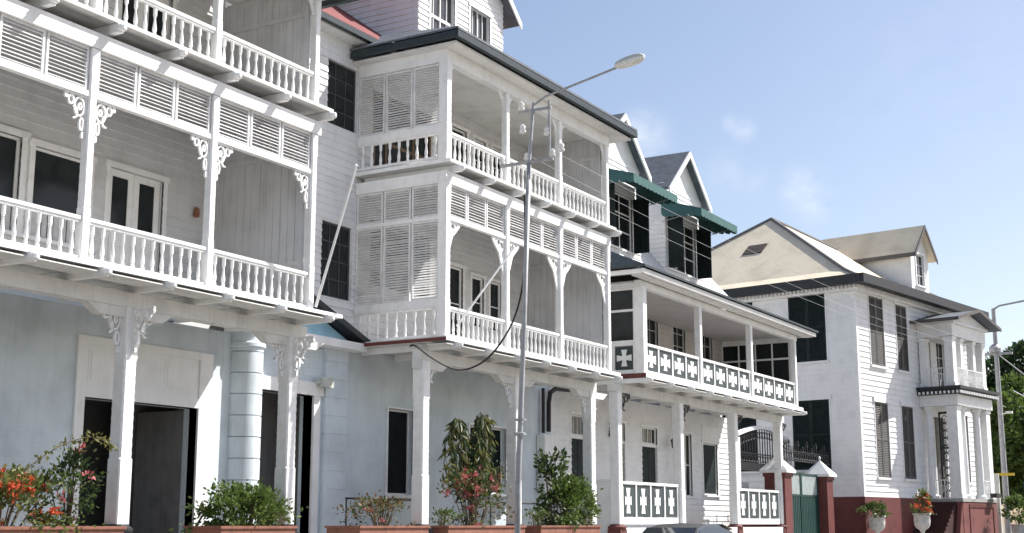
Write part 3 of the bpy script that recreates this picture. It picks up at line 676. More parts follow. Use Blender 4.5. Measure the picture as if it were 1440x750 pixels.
def cross_panel(P, s0, s1, z0, z1, parent, tall=False, mside=PANELD):
    a = MB(); a.pbox(P, s0, s1, -.018, .018, z0, z1); o = a.build('cross_panel', mside, parent)
    c, zc = (s0 + s1) / 2, (z0 + z1) / 2; hw, hz = (s1 - s0) * .36, (z1 - z0) * (.36 if not tall else .40)
    b = MB(); hx = hw * (.62 if tall else 1); w0, w1 = hw * .24, hw * .40
    pts = [(hx, -w1), (hx, w1), (w0, w0), (w1, hz), (-w1, hz), (-w0, w0), (-hx, w1), (-hx, -w1), (-w0, -w0), (-w1, -hz), (w1, -hz), (w0, -w0)]; n = 12
    b.add([P(c + x, .03, zc + z) for x, z in pts] + [P(c + x, -.03, zc + z) for x, z in pts], [tuple(range(n)), tuple(range(2 * n - 1, n - 1, -1))] + [(k, (k + 1) % n, n + (k + 1) % n, n + k) for k in range(n)])
    b.build('cross', WHITE2, o); return o
def cross_rail(parent, P, s0, s1, z0, z1, n, tall=False):
    a = MB(); a.pbox(P, s0, s1, -.05, .05, z0, z0 + (.10 if not tall else .2)); a.pbox(P, s0, s1, -.06, .06, z1 - .08, z1)
    st = (s1 - s0) / n
    for k in range(n + 1):
        s = min(max(s0 + st * k, s0 + .04), s1 - .04); a.pbox(P, s - .04, s + .04, -.045, .045, z0 + (.1 if not tall else .2), z1 - .08)
    a.build('balustrade', WHITE2, parent)
    for k in range(n): cross_panel(P, s0 + st * k + .045, s0 + st * (k + 1) - .045, z0 + (.12 if not tall else .22), z1 - .10, parent, tall)
for k in range(3): cross_rail(HC, PF, XD[k] + .12, XD[k + 1] - .12, 5.87, 6.78, 4)
PLc = left(36.08); cross_rail(HC, PLc, YP + .16, 17.6, 5.87, 6.78, 1)
# glazed end screens
def screen(parent, P, s0, s1, z0, zm, z1, nx):
    a = MB(); 
    for k in range(nx + 1):
        s = s0 + (s1 - s0) * k / nx; a.pbox(P, s - .03, s + .03, -.03, .03, z0, z1)
    for z in (z0, zm, z1): a.pbox(P, s0 - .03, s1 + .03, -.035, .035, z - .035, z + .035)
    o = a.build('glazed_screen', WHITE2, parent)
    a = MB(); a.pbox(P, s0, s1, -.01, .01, z0, z1); a.build('pane', GLASSM, o)
screen(HC, PLc, YP + .2, 19.55, 6.82, 7.75, 8.40, 3)
screen(HC, left(49.9), YP + .15, 19.55, 6.0, 7.75, 8.40, 4)
# ground-floor porch
for k, x in enumerate((35.75, 40.3, 45.1, 49.8)):
    c = ground_column(HC, x, 17.38, 1.5, 5.32, MAROON, FR_I, (1,))
for s0, s1, n in ((35.95, 40.1, 4), (45.3, 49.6, 4)): cross_rail(HC, front(17.38), s0, s1, 1.5, 2.74, n, True)
a = MB(); a.box(35.7, 35.8, 17.55, 19.55, .62, 2.72); a.box(35.66, 35.84, 17.55, 19.55, 2.722, 2.79); a.build('side_parapet', WHITE, HC)
a = MB(); a.box(35.9, 50.1, 17.5, 19.56, .6, 1.28); a.build('porch_floor', KERB, HC)
a = MB(); a.box(35.95, 49.65, 17.22, 17.48, .625, 1.40); a.build('porch_base', WHITE, HC)
a = MB(); a.box(49.95, 50.3, 17.3, 19.5, .62, 1.55); a.build('porch_end_base', MAROON, HC)
# roofs
a = MB(); a.box(35.1, 50.95, 16.08, 16.2, 8.66, 8.79); a.box(35.1, 35.22, 16.205, 19.5, 8.66, 8.79); a.box(50.83, 50.95, 16.205, 19.5, 8.66, 8.79); a.build('gutter', WHITE, HC)
a = MB(); a.box(35.23, 50.82, 16.21, 16.55, 8.625, 8.66); a.build('soffit', SOFF, HC)
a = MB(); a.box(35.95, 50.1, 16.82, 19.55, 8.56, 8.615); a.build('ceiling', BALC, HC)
a = MB(); a.slab([(35.0, 16.0, 8.88), (51.05, 16.0, 8.88), (49.6, 19.3, 10.35), (36.5, 19.3, 10.35)], .07); a.slab([(35.0, 16.0, 8.88), (36.5, 19.3, 10.35), (35.0, 19.3, 8.88)], .06); a.slab([(51.05, 16.0, 8.88), (51.05, 19.5, 8.88), (49.6, 19.3, 10.35)], .06)
a.build('balcony_roof', DARKG, HC)
def wz(y): return 10.32 + (y - 19.25) * 1.25
a = MB(); a.slab([(35.2, 19.25, wz(19.25)), (50.2, 19.25, wz(19.25)), (48.4, 22.2, wz(22.2)), (36.4, 22.2, wz(22.2))], .1); a.slab([(50.2, 19.25, wz(19.25)), (50.2, 27, wz(19.25)), (48.4, 24.5, wz(22.2)), (48.4, 22.2, wz(22.2))], .1)
a.slab([(36.4, 22.21, wz(22.2)), (48.4, 22.21, wz(22.2)), (48.4, 27, wz(22.2) - .3), (36.4, 27, wz(22.2) - .3)], .1); a.build('roof', WROOF, HC)
for ax in (40.22, 45.83):
    PDC = front(19.35); x0, x1 = ax - 1.72, ax + 1.72; zb, zt, zap = 10.3, 13.75, 15.3
    wops = [(ax - 1.5, ax + 1.05, 10.62, 12.52)]
    a = MB(); wall(a, PDC, x0, x1, zb, zt, wops, .15); clap(a, PDC, x0, x1, zb, zt, wops, .17)
    a.prism([(x0, 19.35, zt + .001), (x1, 19.35, zt + .001), (ax, 19.35, zap - .1)], (0, .15, 0))
    wall(a, left(x0), 19.51, 22.6, zb, zt); wall(a, right(x1), 19.51, 22.6, zb, zt); clap(a, left(x0), 19.35, 22.6, zb, zt)
    dmr = a.build('dormer', CLAP, HC)
    window(PDC, ax - 1.5, ax + 1.05, 10.62, 12.52, dmr, 3, 3, .07, mun=.05, sill=True)
    for hx in (ax - 1.55, ax + 1.10):
        a = MB(); yy0, yy1 = 18.72, 19.30; q = left(hx)
        a.pbox(q, yy0, yy1, -.02, .02, 10.6, 12.5)
        for k in range(24): a.pbox(q, yy0 + .06, yy1 - .06, .0205, .034, 10.7 + k * .073, 10.7 + k * .073 + .04)
        a.build('shutter', GREEN, dmr)
    e = .28; sl = (zap - zt) / (ax - x0); zs = zap - sl * (ax - x0 + e)
    a = MB(); a.slab([(x0 - e, 19.05, zs), (ax, 19.05, zap), (ax, 23.2, zap), (x0 - e, 23.2, zs)], .09); a.slab([(ax + .004, 19.05, zap), (x1 + e, 19.05, zs), (x1 + e, 23.2, zs), (ax + .004, 23.2, zap)], .09); a.build('dormer_roof', SLATE, dmr)
    a = MB(); a.slab([(x0 - e, 18.99, zs - .02), (ax, 18.99, zap - .02), (ax, 19.048, zap - .02), (x0 - e, 19.048, zs - .02)], .22); a.slab([(ax + .004, 18.99, zap - .02), (x1 + e, 18.99, zs - .02), (x1 + e, 19.048, zs - .02), (ax + .004, 19.048, zap - .02)], .22); a.build('bargeboard', WHITE2, dmr)
    # awning
    ax0, ax1, yf, zw, zf = ax - 2.15, ax + 1.35, 17.75, 13.0, 12.52
    a = MB(); a.slab([(ax0, yf, zf), (ax1, yf, zf), (ax1, 19.30, zw), (ax0, 19.30, zw)], .02)
    aw = a.build('awning', TEAL, HC)
    a = MB()
    def val(p0, p1, n, d0, d1, ins):
        p0, p1 = Vector(p0), Vector(p1)
        for k in range(n):
            u0, u1 = k / n, (k + 1) / n; A_, B_ = p0.lerp(p1, u0), p0.lerp(p1, u1)
            top = [A_, B_]; h = d0 + (d1 - d0) * (u0 + u1) / 2
            bot = [B_ - Vector((0, 0, h * .86)), A_.lerp(B_, .75) - Vector((0, 0, h)), A_.lerp(B_, .25) - Vector((0, 0, h)), A_ - Vector((0, 0, h * .86))]
            a.prism([tuple(x) for x in top + bot], ins)
    val((ax0, yf, zf - .021), (ax1, yf, zf - .021), 12, .27, .27, (0, .012, 0))
    val((ax0, 19.3, zw - .021), (ax0, yf + .013, zf - .021), 6, .60, .27, (.012, 0, 0)); val((ax1, 19.3, zw - .021), (ax1, yf + .013, zf - .021), 6, .60, .27, (-.012, 0, 0))
    a.build('valance', TEAL, aw)
    for xx in (ax0 + .05, ax1 - .05): a = MB(); a.tube([(xx, 19.3, 12.2), (xx, yf + .05, zf - .06)], .015, 6); a.build('awning_arm', METAL, aw)

# ================================================================ HOUSE D: cream-roofed corner mansion (own frame: u along its front, v inwards)
AD = R(-9.3)
HD = root('corner_mansion', 'white mansion with beige hipped roof, maroon base and pillared entrance porch', 'house', (57.6, 16.4, 0), AD, (0, 0, 0))
P = front(0.0); ZB = 2.65; ZE = 11.75; LU, LV = 12.8, 14.0
fo = [(1.3, 2.75, 8.38, 11.45), (4.1, 5.3, 8.38, 11.4), (1.4, 2.75, 3.5, 6.76), (4.2, 5.45, 3.5, 6.76), (7.0, 7.9, 7.9, 10.9), (8.6, 9.6, 7.9, 10.9), (7.6, 9.2, 2.66, 6.5), (10.9, 12.0, 7.9, 10.9), (10.9, 12.0, 3.5, 6.76)]
a = MB(); wall(a, P, 0, LU, ZB, ZE, fo, .25); clap(a, P, 0, LU, ZB, ZE - .2, fo, .24, .034)
PLd = left(0.0); lo = [(1.4, 3.2, 8.55, 11.6), (1.4, 3.2, 3.83, 6.85), (5.0, 6.8, 8.55, 11.6), (5.0, 6.8, 3.83, 6.85)]
wall(a, PLd, .26, LV, ZB, ZE, lo, .25); clap(a, PLd, 0, LV, ZB, ZE - .2, lo, .24, .032)
wall(a, right(LU), .26, LV, ZB, ZE); wall(a, lambda s, o, z: (s, LV + o, z), .26, LU - .26, ZB, ZE)
a.build('wall', CLAP, HD)
a = MB(); a.pbox(P, -.035, .16, 0, .034, ZB, ZE - .25); a.pbox(PLd, 0, .16, .001, .035, ZB, ZE - .25); a.build('corner_board', WHITE2, HD)
a = MB(); a.box(-.07, LU + .07, -.07, LV, .0, ZB - .003); a.build('base', MAROON, HD)
def shutters(P, s0, s1, z0, z1, parent, m):
    a = MB(); a.pbox(P, s0 - .06, s0, -.08, .05, z0, z1); a.pbox(P, s1, s1 + .06, -.08, .05, z0, z1); a.pbox(P, s0 - .12, s1 + .12, -.08, .10, z1 + .001, z1 + .22); a.pbox(P, s0 - .1, s1 + .1, -.08, .12, z0 - .1, z0 - .001)
    o = a.build('window', CLAP, parent); mid = (s0 + s1) / 2
    for x0, x1 in ((s0 + .005, mid - .004), (mid + .004, s1 - .005)):
        l = MB(); fr = .08
        l.pbox(P, x0, x0 + fr, -.03, .03, z0, z1); l.pbox(P, x1 - fr, x1, -.03, .03, z0, z1)
        for z in (z0, (z0 + z1) / 2 - fr / 2, z1 - fr): l.pbox(P, x0 + fr, x1 - fr, -.028, .028, z, z + fr)
        l.pbox(P, x0 + fr, x1 - fr, -.03, -.02, z0, z1)
        n = int((z1 - z0) / .075)
        for k in range(n):
            z = z0 + (k + .5) * (z1 - z0) / n; A0 = [P(s, oo, z + h) for s in (x0 + fr, x1 - fr) for oo, h in ((.025, -.03), (.025, -.02), (-.015, .03), (-.015, .02))]
            l.add(A0, [(0, 1, 5, 4), (1, 2, 6, 5), (2, 3, 7, 6), (3, 0, 4, 7)])
        l.build('shutter', m, o)
for k, q in enumerate(fo):
    if k in (4, 5): window(P, *q, HD, 2, 4, .09)
    elif k == 6: glazed_door(P, *q, HD, 4.2, m=BROWNS)
    else: shutters(P, *q, HD, BROWNS)
for q in lo: shutters(PLd, *q, HD, GREEN)
# cornice, eave, hipped roof with flared foot
a = MB(); E_ = .72
a.box(-.25, LU + .25, -.25, -.004, ZE - .25, ZE - .001); a.box(-.25, -.004, -.0035, LV, ZE - .25, ZE - .001); 
k = -.2
while k < LU: a.box(k, k + .07, -.36, -.2505, ZE - .16, ZE - .02); k += .19
k = -.2
while k < LV: a.box(-.36, -.2505, k, k + .07, ZE - .16, ZE - .02); k += .19
a.build('cornice', WHITE, HD)
a = MB(); a.box(-E_, LU + E_, -E_, LV + E_, ZE, ZE + .10); a.box(-E_ - .12, LU + E_ + .12, -E_ - .14, -E_ - .001, ZE - .06, ZE + .34); a.box(-E_ - .14, -E_ - .001, -E_, LV + E_, ZE - .06, ZE + .34); a.build('gutter', PLINTH, HD)
zr = ZE + .13; fl = 1.5; zf = zr + .75
A0 = [(-E_, -E_, zr), (LU + E_, -E_, zr), (LU + E_, LV + E_, zr), (-E_, LV + E_, zr)]
A1 = [(-E_ + fl, -E_ + fl, zf), (LU + E_ - fl, -E_ + fl, zf), (LU + E_ - fl, LV + E_ - fl, zf), (-E_ + fl, LV + E_ - fl, zf)]
ra = (5.75, 7.0, 16.7)
a = MB(); a.add(A0 + A1 + [ra], [(0, 1, 5, 4), (1, 2, 6, 5), (2, 3, 7, 6), (3, 0, 4, 7), (4, 5, 8), (5, 6, 8), (6, 7, 8), (7, 4, 8)])
rf = a.build('roof', BEIGE, HD)
a = MB(); 
for p, q, r_ in ((A0[0], A1[0], ra), (A0[3], A1[3], ra), (A0[1], A1[1], ra), (A0[2], A1[2], ra)):
    a.tube([Vector(p) + Vector((0, 0, .02)), Vector(q) + Vector((0, 0, .02)), Vector(r_) + Vector((0, 0, .02))], .09, 6)
a.build('ridge_cap', mat('ridge_cap_lead', (.16, .15, .15), .7, .1, 4), rf)
a = MB(); VZ = lambda u: 12.63 + (u - .78) * (16.7 - 12.63) / (5.75 - .78) + .06
a.slab([(2.95, 6.1, VZ(2.95)), (2.95, 7.15, VZ(2.95)), (3.6, 7.15, VZ(3.6)), (3.6, 6.1, VZ(3.6))], .05); a.build('skylight', mat('rusty_sheet', (.07, .055, .045), .8, .2, 5), rf)
# street-side lower roof strip and dormer
a = MB(); a.slab([(-E_ - .05, -E_ - .05, zr + .06), (LU + E_, -E_ - .05, zr + .06), (LU + E_, -E_ + fl - .02, zf + .05), (-E_ + fl, -E_ + fl - .02, zf + .05)], .03); a.build('slate_skirt', SLATE, rf)
x0, x1, v0, zb, zt, zap = 7.7, 9.75, .6, 12.3, 14.75, 15.95; ax = (x0 + x1) / 2
dq = [(8.28, 9.17, 12.95, 14.5)]
a = MB(); PDd = front(v0); wall(a, PDd, x0, x1, zb, zt, dq, .15); a.prism([(x0, v0, zt + .001), (x1, v0, zt + .001), (ax, v0, zap - .1)], (0, .12, 0)); wall(a, left(x0), v0 + .16, 5.0, zb, zt); wall(a, right(x1), v0 + .16, 5.0, zb, zt); clap(a, left(x0), v0, 5.0, zb, zt, (), .2)
dmr = a.build('dormer', CLAP, HD); window(PDd, *dq[0], dmr, 2, 3, .1)
e = .3; sl = (zap - zt) / (ax - x0); zs = zap - sl * (ax - x0 + e)
a = MB(); a.slab([(x0 - e, v0 - .35, zs), (ax, v0 - .35, zap), (ax, 6, zap), (x0 - e, 6, zs)], .1); a.slab([(ax + .004, v0 - .35, zap), (x1 + e, v0 - .35, zs), (x1 + e, 6, zs), (ax + .004, 6, zap)], .1); a.build('dormer_roof', BEIGE, dmr)
a = MB(); a.slab([(x0 - e - .03, v0 - .40, zs - .02), (ax, v0 - .40, zap), (ax, v0 - .351, zap), (x0 - e - .03, v0 - .351, zs - .02)], .2); a.slab([(ax + .004, v0 - .40, zap), (x1 + e + .03, v0 - .40, zs - .02), (x1 + e + .03, v0 - .351, zs - .02), (ax + .004, v0 - .351, zap)], .2)
a.box(x0 - e - .05, x0 - e - .003, v0 - .35, 4.2, zs - .20, zs); a.build('bargeboard', BROWNS, dmr)
# two-storey porch
pu0, pu1, pv = 6.35, 10.45, -1.75
PR = root  # (porch belongs to the mansion)
a = MB(); a.box(pu0 - .05, pu1 + .05, pv - .05, -.04, 2.5, ZB); a.build('porch_floor', KERB, HD)
a = MB(); a.box(pu0 - .1, pu1 + .1, pv - .1, -.04, 6.85, 7.35); a.build('porch_entablature', WHITE, HD)
a = MB(); a.box(pu0 - .3, pu1 + .3, pv - .3, -.04, 7.36, 7.58); a.box(pu0 - .38, pu1 + .38, pv - .38, -.04, 7.582, 7.72); a.cur = 1
k = pu0 - .3
while k < pu1 + .3: a.box(k, k + .08, pv - .36, pv - .302, 7.38, 7.50); k += .2
k = pv - .25
while k < -.1: a.box(pu0 - .36, pu0 - .302, k, k + .08, 7.38, 7.50); k += .2
a.build('porch_cornice', [PLINTH, WHITE2], HD)
def colonne(x, y, z0, z1, r, sq=False):
    a = MB()
    if sq: a.box(x - r, x + r, y - r, y + r, z0, z1); a.box(x - r - .04, x + r + .04, y - r - .04, y + r + .04, z1 - .15, z1 - .02); a.box(x - r - .04, x + r + .04, y - r - .04, y + r + .04, z0, z0 + .2)
    else: a.lathe([(r * 1.35, 0), (r * 1.35, .12), (r * 1.05, .18), (r, .3), (r * .85, z1 - z0 - .3), (r * 1.0, z1 - z0 - .25), (r * .9, z1 - z0 - .2), (r * 1.3, z1 - z0 - .1), (r * 1.3, z1 - z0)], (x, y, z0), 16)
    a.build('column', WHITE2, HD)
for x in (pu0 + .25, pu1 - .25):
    colonne(x, pv + .25, ZB + .005, 6.845, .24, True); colonne(x, pv + .25, 7.725, 10.05, .2, True)
    colonne(x, -.35, ZB + .005, 6.845, .2); colonne(x, -.25, 7.725, 10.05, .17, True)
for x in (pu0 + 1.15, pu1 - 1.15): colonne(x, pv + .25, ZB + .005, 6.845, .19)
for x in (pu0 + 1.3, pu1 - 1.3): colonne(x, pv + .25, 7.725, 10.05, .15, True)
a = MB(); a.box(pu0, pu1, pv, -.04, 10.06, 10.62); a.box(pu0 - .12, pu1 + .12, pv - .12, -.04, 10.621, 10.75); a.build('upper_entablature', WHITE, HD)
a = MB(); zt0 = 10.80; um = (pu0 + pu1) / 2
a.slab([(pu0 - .6, pv - .55, zt0), (um, pv - .55, 11.42), (um, 0.4, 11.42), (pu0 - .6, .4, zt0)], .1); a.slab([(um + .004, pv - .55, 11.42), (pu1 + .6, pv - .55, zt0), (pu1 + .6, .4, zt0), (um + .004, .4, 11.42)], .1); pr_ = a.build('porch_roof', SLATE, HD)
a = MB(); a.prism([(pu0 - .2, pv - .05, 10.78), (pu1 + .2, pv - .05, 10.78), (um, pv - .05, 11.25)], (0, .08, 0)); a.build('porch_gable', WHITE, pr_)
a = MB(); a.prism([(pu0 - .66, pv - .6, zt0 - .12), (pu0 - .66, pv - .6, zt0 + .03), (um, pv - .6, 11.46), (um, pv - .6, 11.31)], (0, .05, 0)); a.prism([(um + .003, pv - .6, 11.46), (pu1 + .66, pv - .6, zt0 + .03), (pu1 + .66, pv - .6, zt0 - .12), (um + .003, pv - .6, 11.31)], (0, .05, 0)); a.box(pu0 - .68, pu0 - .61, pv - .54, 0, zt0 - .13, zt0 + .02); a.build('bargeboard', BROWNS, pr_)
def iron_rail(P, s0, s1, z0, z1, m=WHITE2, name='railing', n=None):
    a = MB(); a.pbox(P, s0, s1, -.025, .025, z1 - .04, z1); a.pbox(P, s0, s1, -.02, .02, z0, z0 + .03); n = n or max(3, int((s1 - s0) / .14))
    for k in range(n + 1):
        s = s0 + (s1 - s0) * k / n; a.pbox(P, s - .012, s + .012, -.012, .012, z0 + .03, z1 - .04)
    for k in range(n // 2):
        s = s0 + (s1 - s0) * (2 * k + 1) / n; c = P(s, 0, (z0 + z1) / 2)
        pts = [P(s + .085 * math.cos(t), 0, (z0 + z1) / 2 + .2 * math.sin(t)) for t in [2 * math.pi * i / 10 for i in range(11)]]
        a.tube(pts, .011, 5)
    return a.build(name, m, HD)
PFp = front(pv + .05); iron_rail(PFp, pu0 + .5, pu1 - .5, 7.73, 8.62); iron_rail(left(pu0 + .08), pv + .5, -.45, 7.73, 8.62); iron_rail(PFp, pu1 - 1.1, pu1 - .5, ZB + .02, 3.5); iron_rail(left(pu0 + .08), pv + .5, -.5, ZB + .02, 3.5)
# side steps rising along the facade to the porch, solid porch base
a = MB()
for k in range(14): a.box(pu0 - .06 - .2 * (k + 1), pu0 - .06 - .2 * k - .001, pv + .25, -.075, .08, ZB - .18 * (k + 1))
a.build('steps', mat('shade_dark_maroon', (.055, .02, .018), .7, .15, 2, .3, 30, .25), HD)  # maroon darkened in its colour to stand in for shade on the steps
a = MB(); a.box(pu0 - .02, pu1 + .02, pv - .02, -.075, .05, 2.495); a.build('porch_base', MAROONL, HD)
a = MB(); a.box(pu0 + .7, pu0 + .78, pv - .05, pv - .021, .2, 2.4); a.box(pu0 + .79, pu1 - .5, pv - .05, pv - .021, 2.25, 2.4); a.box(pu1 - .49, pu1 - .4, pv - .05, pv - .021, .2, 2.4); a.build('base_panel', MAROON, HD)
a = MB(); a.prism([(pu0 - .03, pv + .0, 2.49), (pu0 - .03, pv + .0, .06), (pu0 - .85, pv + .0, .06), (pu0 - .42, pv + .0, 1.3)], (0, .22, 0)); a.build('step_cheek', MAROONL, HD)
a = MB(); a.box(pu0 + .1, pu0 + .6, pv - .03, pv + .5, ZB + .002, ZB + .14) if False else a.box(pu1 - .9, pu1 - .3, pv - .4, pv - .1, 2.72, 2.92); a.build('porch_bench', BLACKM, HD)
# decorated ironwork on the porch entrance
a = MB(); q = left(pu0 + .3)
a.pbox(q, -1.3, -1.22, -.02, .02, ZB + .02, 6.6); a.pbox(q, -.82, -.74, -.02, .02, ZB + .02, 6.6); a.pbox(q, -1.22, -.82, -.02, .02, 6.5, 6.6); a.pbox(q, -1.22, -.82, -.02, .02, 4.9, 4.98)
z = ZB + .2
while z < 6.3:
    a.tube([q(-1.02 + .16 * math.cos(t), 0, z + .16 * math.sin(t)) for t in [2 * math.pi * i / 10 for i in range(11)]], .02, 5); z += .34
a.build('iron_screen', BLACKM, HD)
a = MB(); a.lathe([(.02, .5), (.02, .3), (.14, .28), (.16, .05), (.10, 0)], (um - .8, -.9, 5.3), 10); a.tube([(um - .8, -.9, 5.6), (um - .8, -.9, 6.85)], .015, 5); a.build('porch_lantern', BLACKM, HD)

# ================================================================ STREET FURNITURE, GATE
def pillar(x, y, label):
    r = root('gate_pillar', label, 'gate pillar', (x, y, .05), group='brick gate pillars')
    a = MB(); a.box(x - .40, x + .40, y - .40, y + .40, .05, 3.28); a.box(x - .45, x + .45, y - .45, y + .45, .05, .5); a.box(x - .45, x + .45, y - .45, y + .45, 3.281, 3.42); a.build('shaft', MAROON, r)
    a = MB(); a.box(x - .54, x + .54, y - .54, y + .54, 3.422, 3.52); a.add([(x - .54, y - .54, 3.521), (x + .54, y - .54, 3.521), (x + .54, y + .54, 3.521), (x - .54, y + .54, 3.521), (x, y, 4.12)], [(0, 1, 4), (1, 2, 4), (2, 3, 4), (3, 0, 4), (3, 2, 1, 0)]); a.lathe([(.02, 0), (.035, .06), (.06, .1), (.05, .15), (.01, .2)], (x, y, 4.08), 10); a.build('cap', WHITE, r)
pillar(50.15, 17.55, 'maroon gate pillar with white pyramid cap just behind the last porch column of the cross pattern house')
pillar(55.35, 17.55, 'maroon gate pillar with white pyramid cap nearest the beige roofed mansion')
G = root('gate', 'green metal gate with pale mesh upper half between two maroon pillars', 'gate', (52.7, 17.55, .08))
for x0, x1 in ((50.62, 52.72), (52.76, 54.88)):
    a = MB(); a.box(x0, x0 + .09, 17.5, 17.58, .12, 3.5); a.box(x1 - .09, x1, 17.5, 17.58, .12, 3.5)
    for z in (.12, 2.58, 3.42): a.box(x0 + .09, x1 - .09, 17.51, 17.57, z, z + .08)
    g = a.build('gate_frame', GATEG, G)
    a = MB(); a.box(x0 + .09, x1 - .09, 17.53, 17.55, .2, 2.58); x = x0 + .2
    while x < x1 - .2: a.box(x, x + .03, 17.52, 17.56, .2, 2.58); x += .2
    a.build('gate_panel', GATEG, g)
    a = MB(); a.box(x0 + .09, x1 - .09, 17.535, 17.545, 2.66, 3.42); x = x0 + .15
    while x < x1 - .12: a.box(x, x + .02, 17.527, 17.553, 2.66, 3.42); x += .12
    a.build('gate_mesh', GATEL, g)
a = MB(); a.box(50.6, 57.4, 17.76, 17.80, 3.98, 4.03); a.box(50.6, 57.4, 17.765, 17.795, 4.36, 4.39); x = 50.75; k = 0
while x < 57.3:
    hh = 4.62 + .16 * math.sin(k * 1.57 + .8); a.box(x - .014, x + .014, 17.766, 17.794, 4.031, hh)
    a.tube([(x + .14 + .11 * math.cos(t), 17.78, 4.19 + .13 * math.sin(t)) for t in [2 * math.pi * i / 9 for i in range(10)]], .016, 5)
    if k % 2: a.tube([(x + .09 * math.cos(t), 17.78, hh - .02 + .10 * math.sin(t)) for t in [2 * math.pi * i / 8 for i in range(9)]], .014, 5)
    x += .29; k += 1
a.build('overthrow', BLACKM, G)
AR = root('gateway_arch', 'white arch with black scroll ironwork standing behind the green gate', 'gateway', (54.0, 19.5, .05))
a = MB()
for x in (51.0, 57.2): a.box(x - .12, x + .12, 19.4, 19.6, .05, 4.9)
a.build('arch_post', WHITE, AR)
a = MB(); n = 14
arc = [(51.0 + 6.2 * k / n, 4.95 + .42 * math.sin(math.pi * k / n)) for k in range(n + 1)]
for (xa, za), (xb, zb2) in zip(arc[:-1], arc[1:]): a.hexa([(xa, 19.4, za), (xb, 19.4, zb2), (xb, 19.6, zb2), (xa, 19.6, za), (xa, 19.4, za + .14), (xb, 19.4, zb2 + .14), (xb, 19.6, zb2 + .14), (xa, 19.6, za + .14)])
a.build('arch_beam', WHITE, AR)
a = MB(); a.box(51.1, 57.1, 19.46, 19.54, 3.62, 3.95); a.box(51.1, 57.1, 19.47, 19.53, 4.3, 4.34); x = 51.25
k = 0
while x < 57.0:
    zt_ = 4.93 + .42 * math.sin(math.pi * (x - 51) / 6.2)
    a.box(x - .012, x + .012, 19.48, 19.52, 3.95, zt_); a.tube([(x + .15 + .11 * math.cos(t), 19.5, 4.12 + .13 * math.sin(t)) for t in [2 * math.pi * i / 9 for i in range(10)]], .014, 5)
    a.tube([(x + .15 + .10 * math.cos(t), 19.5, zt_ - .22 + .13 * math.sin(t)) for t in [2 * math.pi * i / 9 for i in range(10)]], .014, 5); x += .3
a.build('scrollwork', BLACKM, AR)
GW = root('garden_wall', 'low white panelled wall behind the gate and ironwork arch', 'wall', (54, 21.5, .05))
a = MB(); a.box(50.9, 57.3, 21.4, 21.6, .05, 3.3); a.build('wall_face', WHITE, GW)
a = MB(); 
for k in range(6): a.box(51.3 + k, 51.8 + k, 21.36, 21.398, 2.4, 3.0)
a.build('wall_opening', PANELD, GW)

# street lamp with power arm in front of the middle house
LP = root('street_lamp', 'tall grey steel pole with arched lamp and insulators before the middle house', 'street lamp', (24.16, 14.0, .12))
a = MB(); a.tube([(24.14, 14, .12), (24.2, 14, 2.2), (24.45, 14, 5.5), (24.69, 14, 9.2)], .064, 14, .05); a.build('pole', METAL, LP, smooth=True)
a = MB(); a.tube([(24.69, 14, 9.2), (24.9, 14, 10.62)], .042, 10, .035); a.build('pole_top', METAL, LP)
a = MB(); a.tube([(24.88, 14, 10.55), (24.91, 13.7, 10.72), (24.95, 11.95, 11.10)], .026, 8); a.build('lamp_arm', METAL, LP)
a = MB(); a.tube([(24.98, 13.65, 9.3), (25.03, 13.68, 10.66)], .03, 8); a.build('side_rod', METAL, LP)
raw = ((0, .05, .04, .03), (.05, .10, .085, .06), (.25, .125, .11, .09), (.48, .125, .11, .10), (.61, .10, .085, .07), (.68, .04, .04, .03))
secs = []
for p, q in zip(raw[:-1], raw[1:]):
    for k in range(3): secs.append(tuple(a_ + (b_ - a_) * k / 3 for a_, b_ in zip(p, q)))
secs.append(raw[-1])
def shell(up_):
    a = MB(); m_ = 17; se = lambda v, e: math.copysign(abs(v) ** e, v)
    for t, wq, hu, hd_ in secs:
        for i in range(m_):
            q = math.pi * i / (m_ - 1); a.v.append((24.95 + wq * se(math.cos(q), .6), 12.02 - t, 11.12 + t * .16 + (hu if up_ else -hd_) * se(math.sin(q), .6)))
    for i in range(len(secs) - 1):
        for k in range(m_ - 1): a.f.append((i * m_ + k, i * m_ + k + 1, (i + 1) * m_ + k + 1, (i + 1) * m_ + k))
    a.f += [tuple(range(m_)), tuple(range((len(secs) - 1) * m_, len(secs) * m_))]; a.mi = [0] * len(a.f); return a
hd = shell(True).build('lamp_head', LAMPM, LP, smooth=True); shell(False).build('diffuser', LAMPG, hd, smooth=True)
def insul(mb, x, y, z, s=1.0): mb.lathe([(.02 * s, 0), (.05 * s, .02 * s), (.05 * s, .05 * s), (.03 * s, .06 * s), (.045 * s, .08 * s), (.04 * s, .12 * s), (.015 * s, .14 * s)], (x, y, z), 10)
a = MB(); a.box(24.66, 24.72, 13.40, 14.70, 9.19, 9.25); a.build('crossarm', METAL, LP)
a = MB(); a.box(24.86, 24.92, 13.55, 14.35, 10.42, 10.47); a.build('crossarm', METAL, LP)
for y in (13.42, 14.05, 14.68): b = MB(); insul(b, 24.69, y, 9.255, 1.3); b.build('insulator', CERAM, LP)
for x, y, z in ((24.88, 14.3, 10.475), (24.8, 14.22, 9.92), (25.0, 13.72, 9.85), (25.06, 13.40, 9.45)): b = MB(); insul(b, x, y, z, 1.5); b.build('insulator', CERAM, LP)
a = MB(); a.lathe([(.13, 0), (.13, .05), (.105, .06)], (24.28, 14, 3.3), 12, False); a.lathe([(.125, 0), (.125, .04)], (24.3, 14, 3.6), 12, False); a.build('clamp_band', METAL, LP)

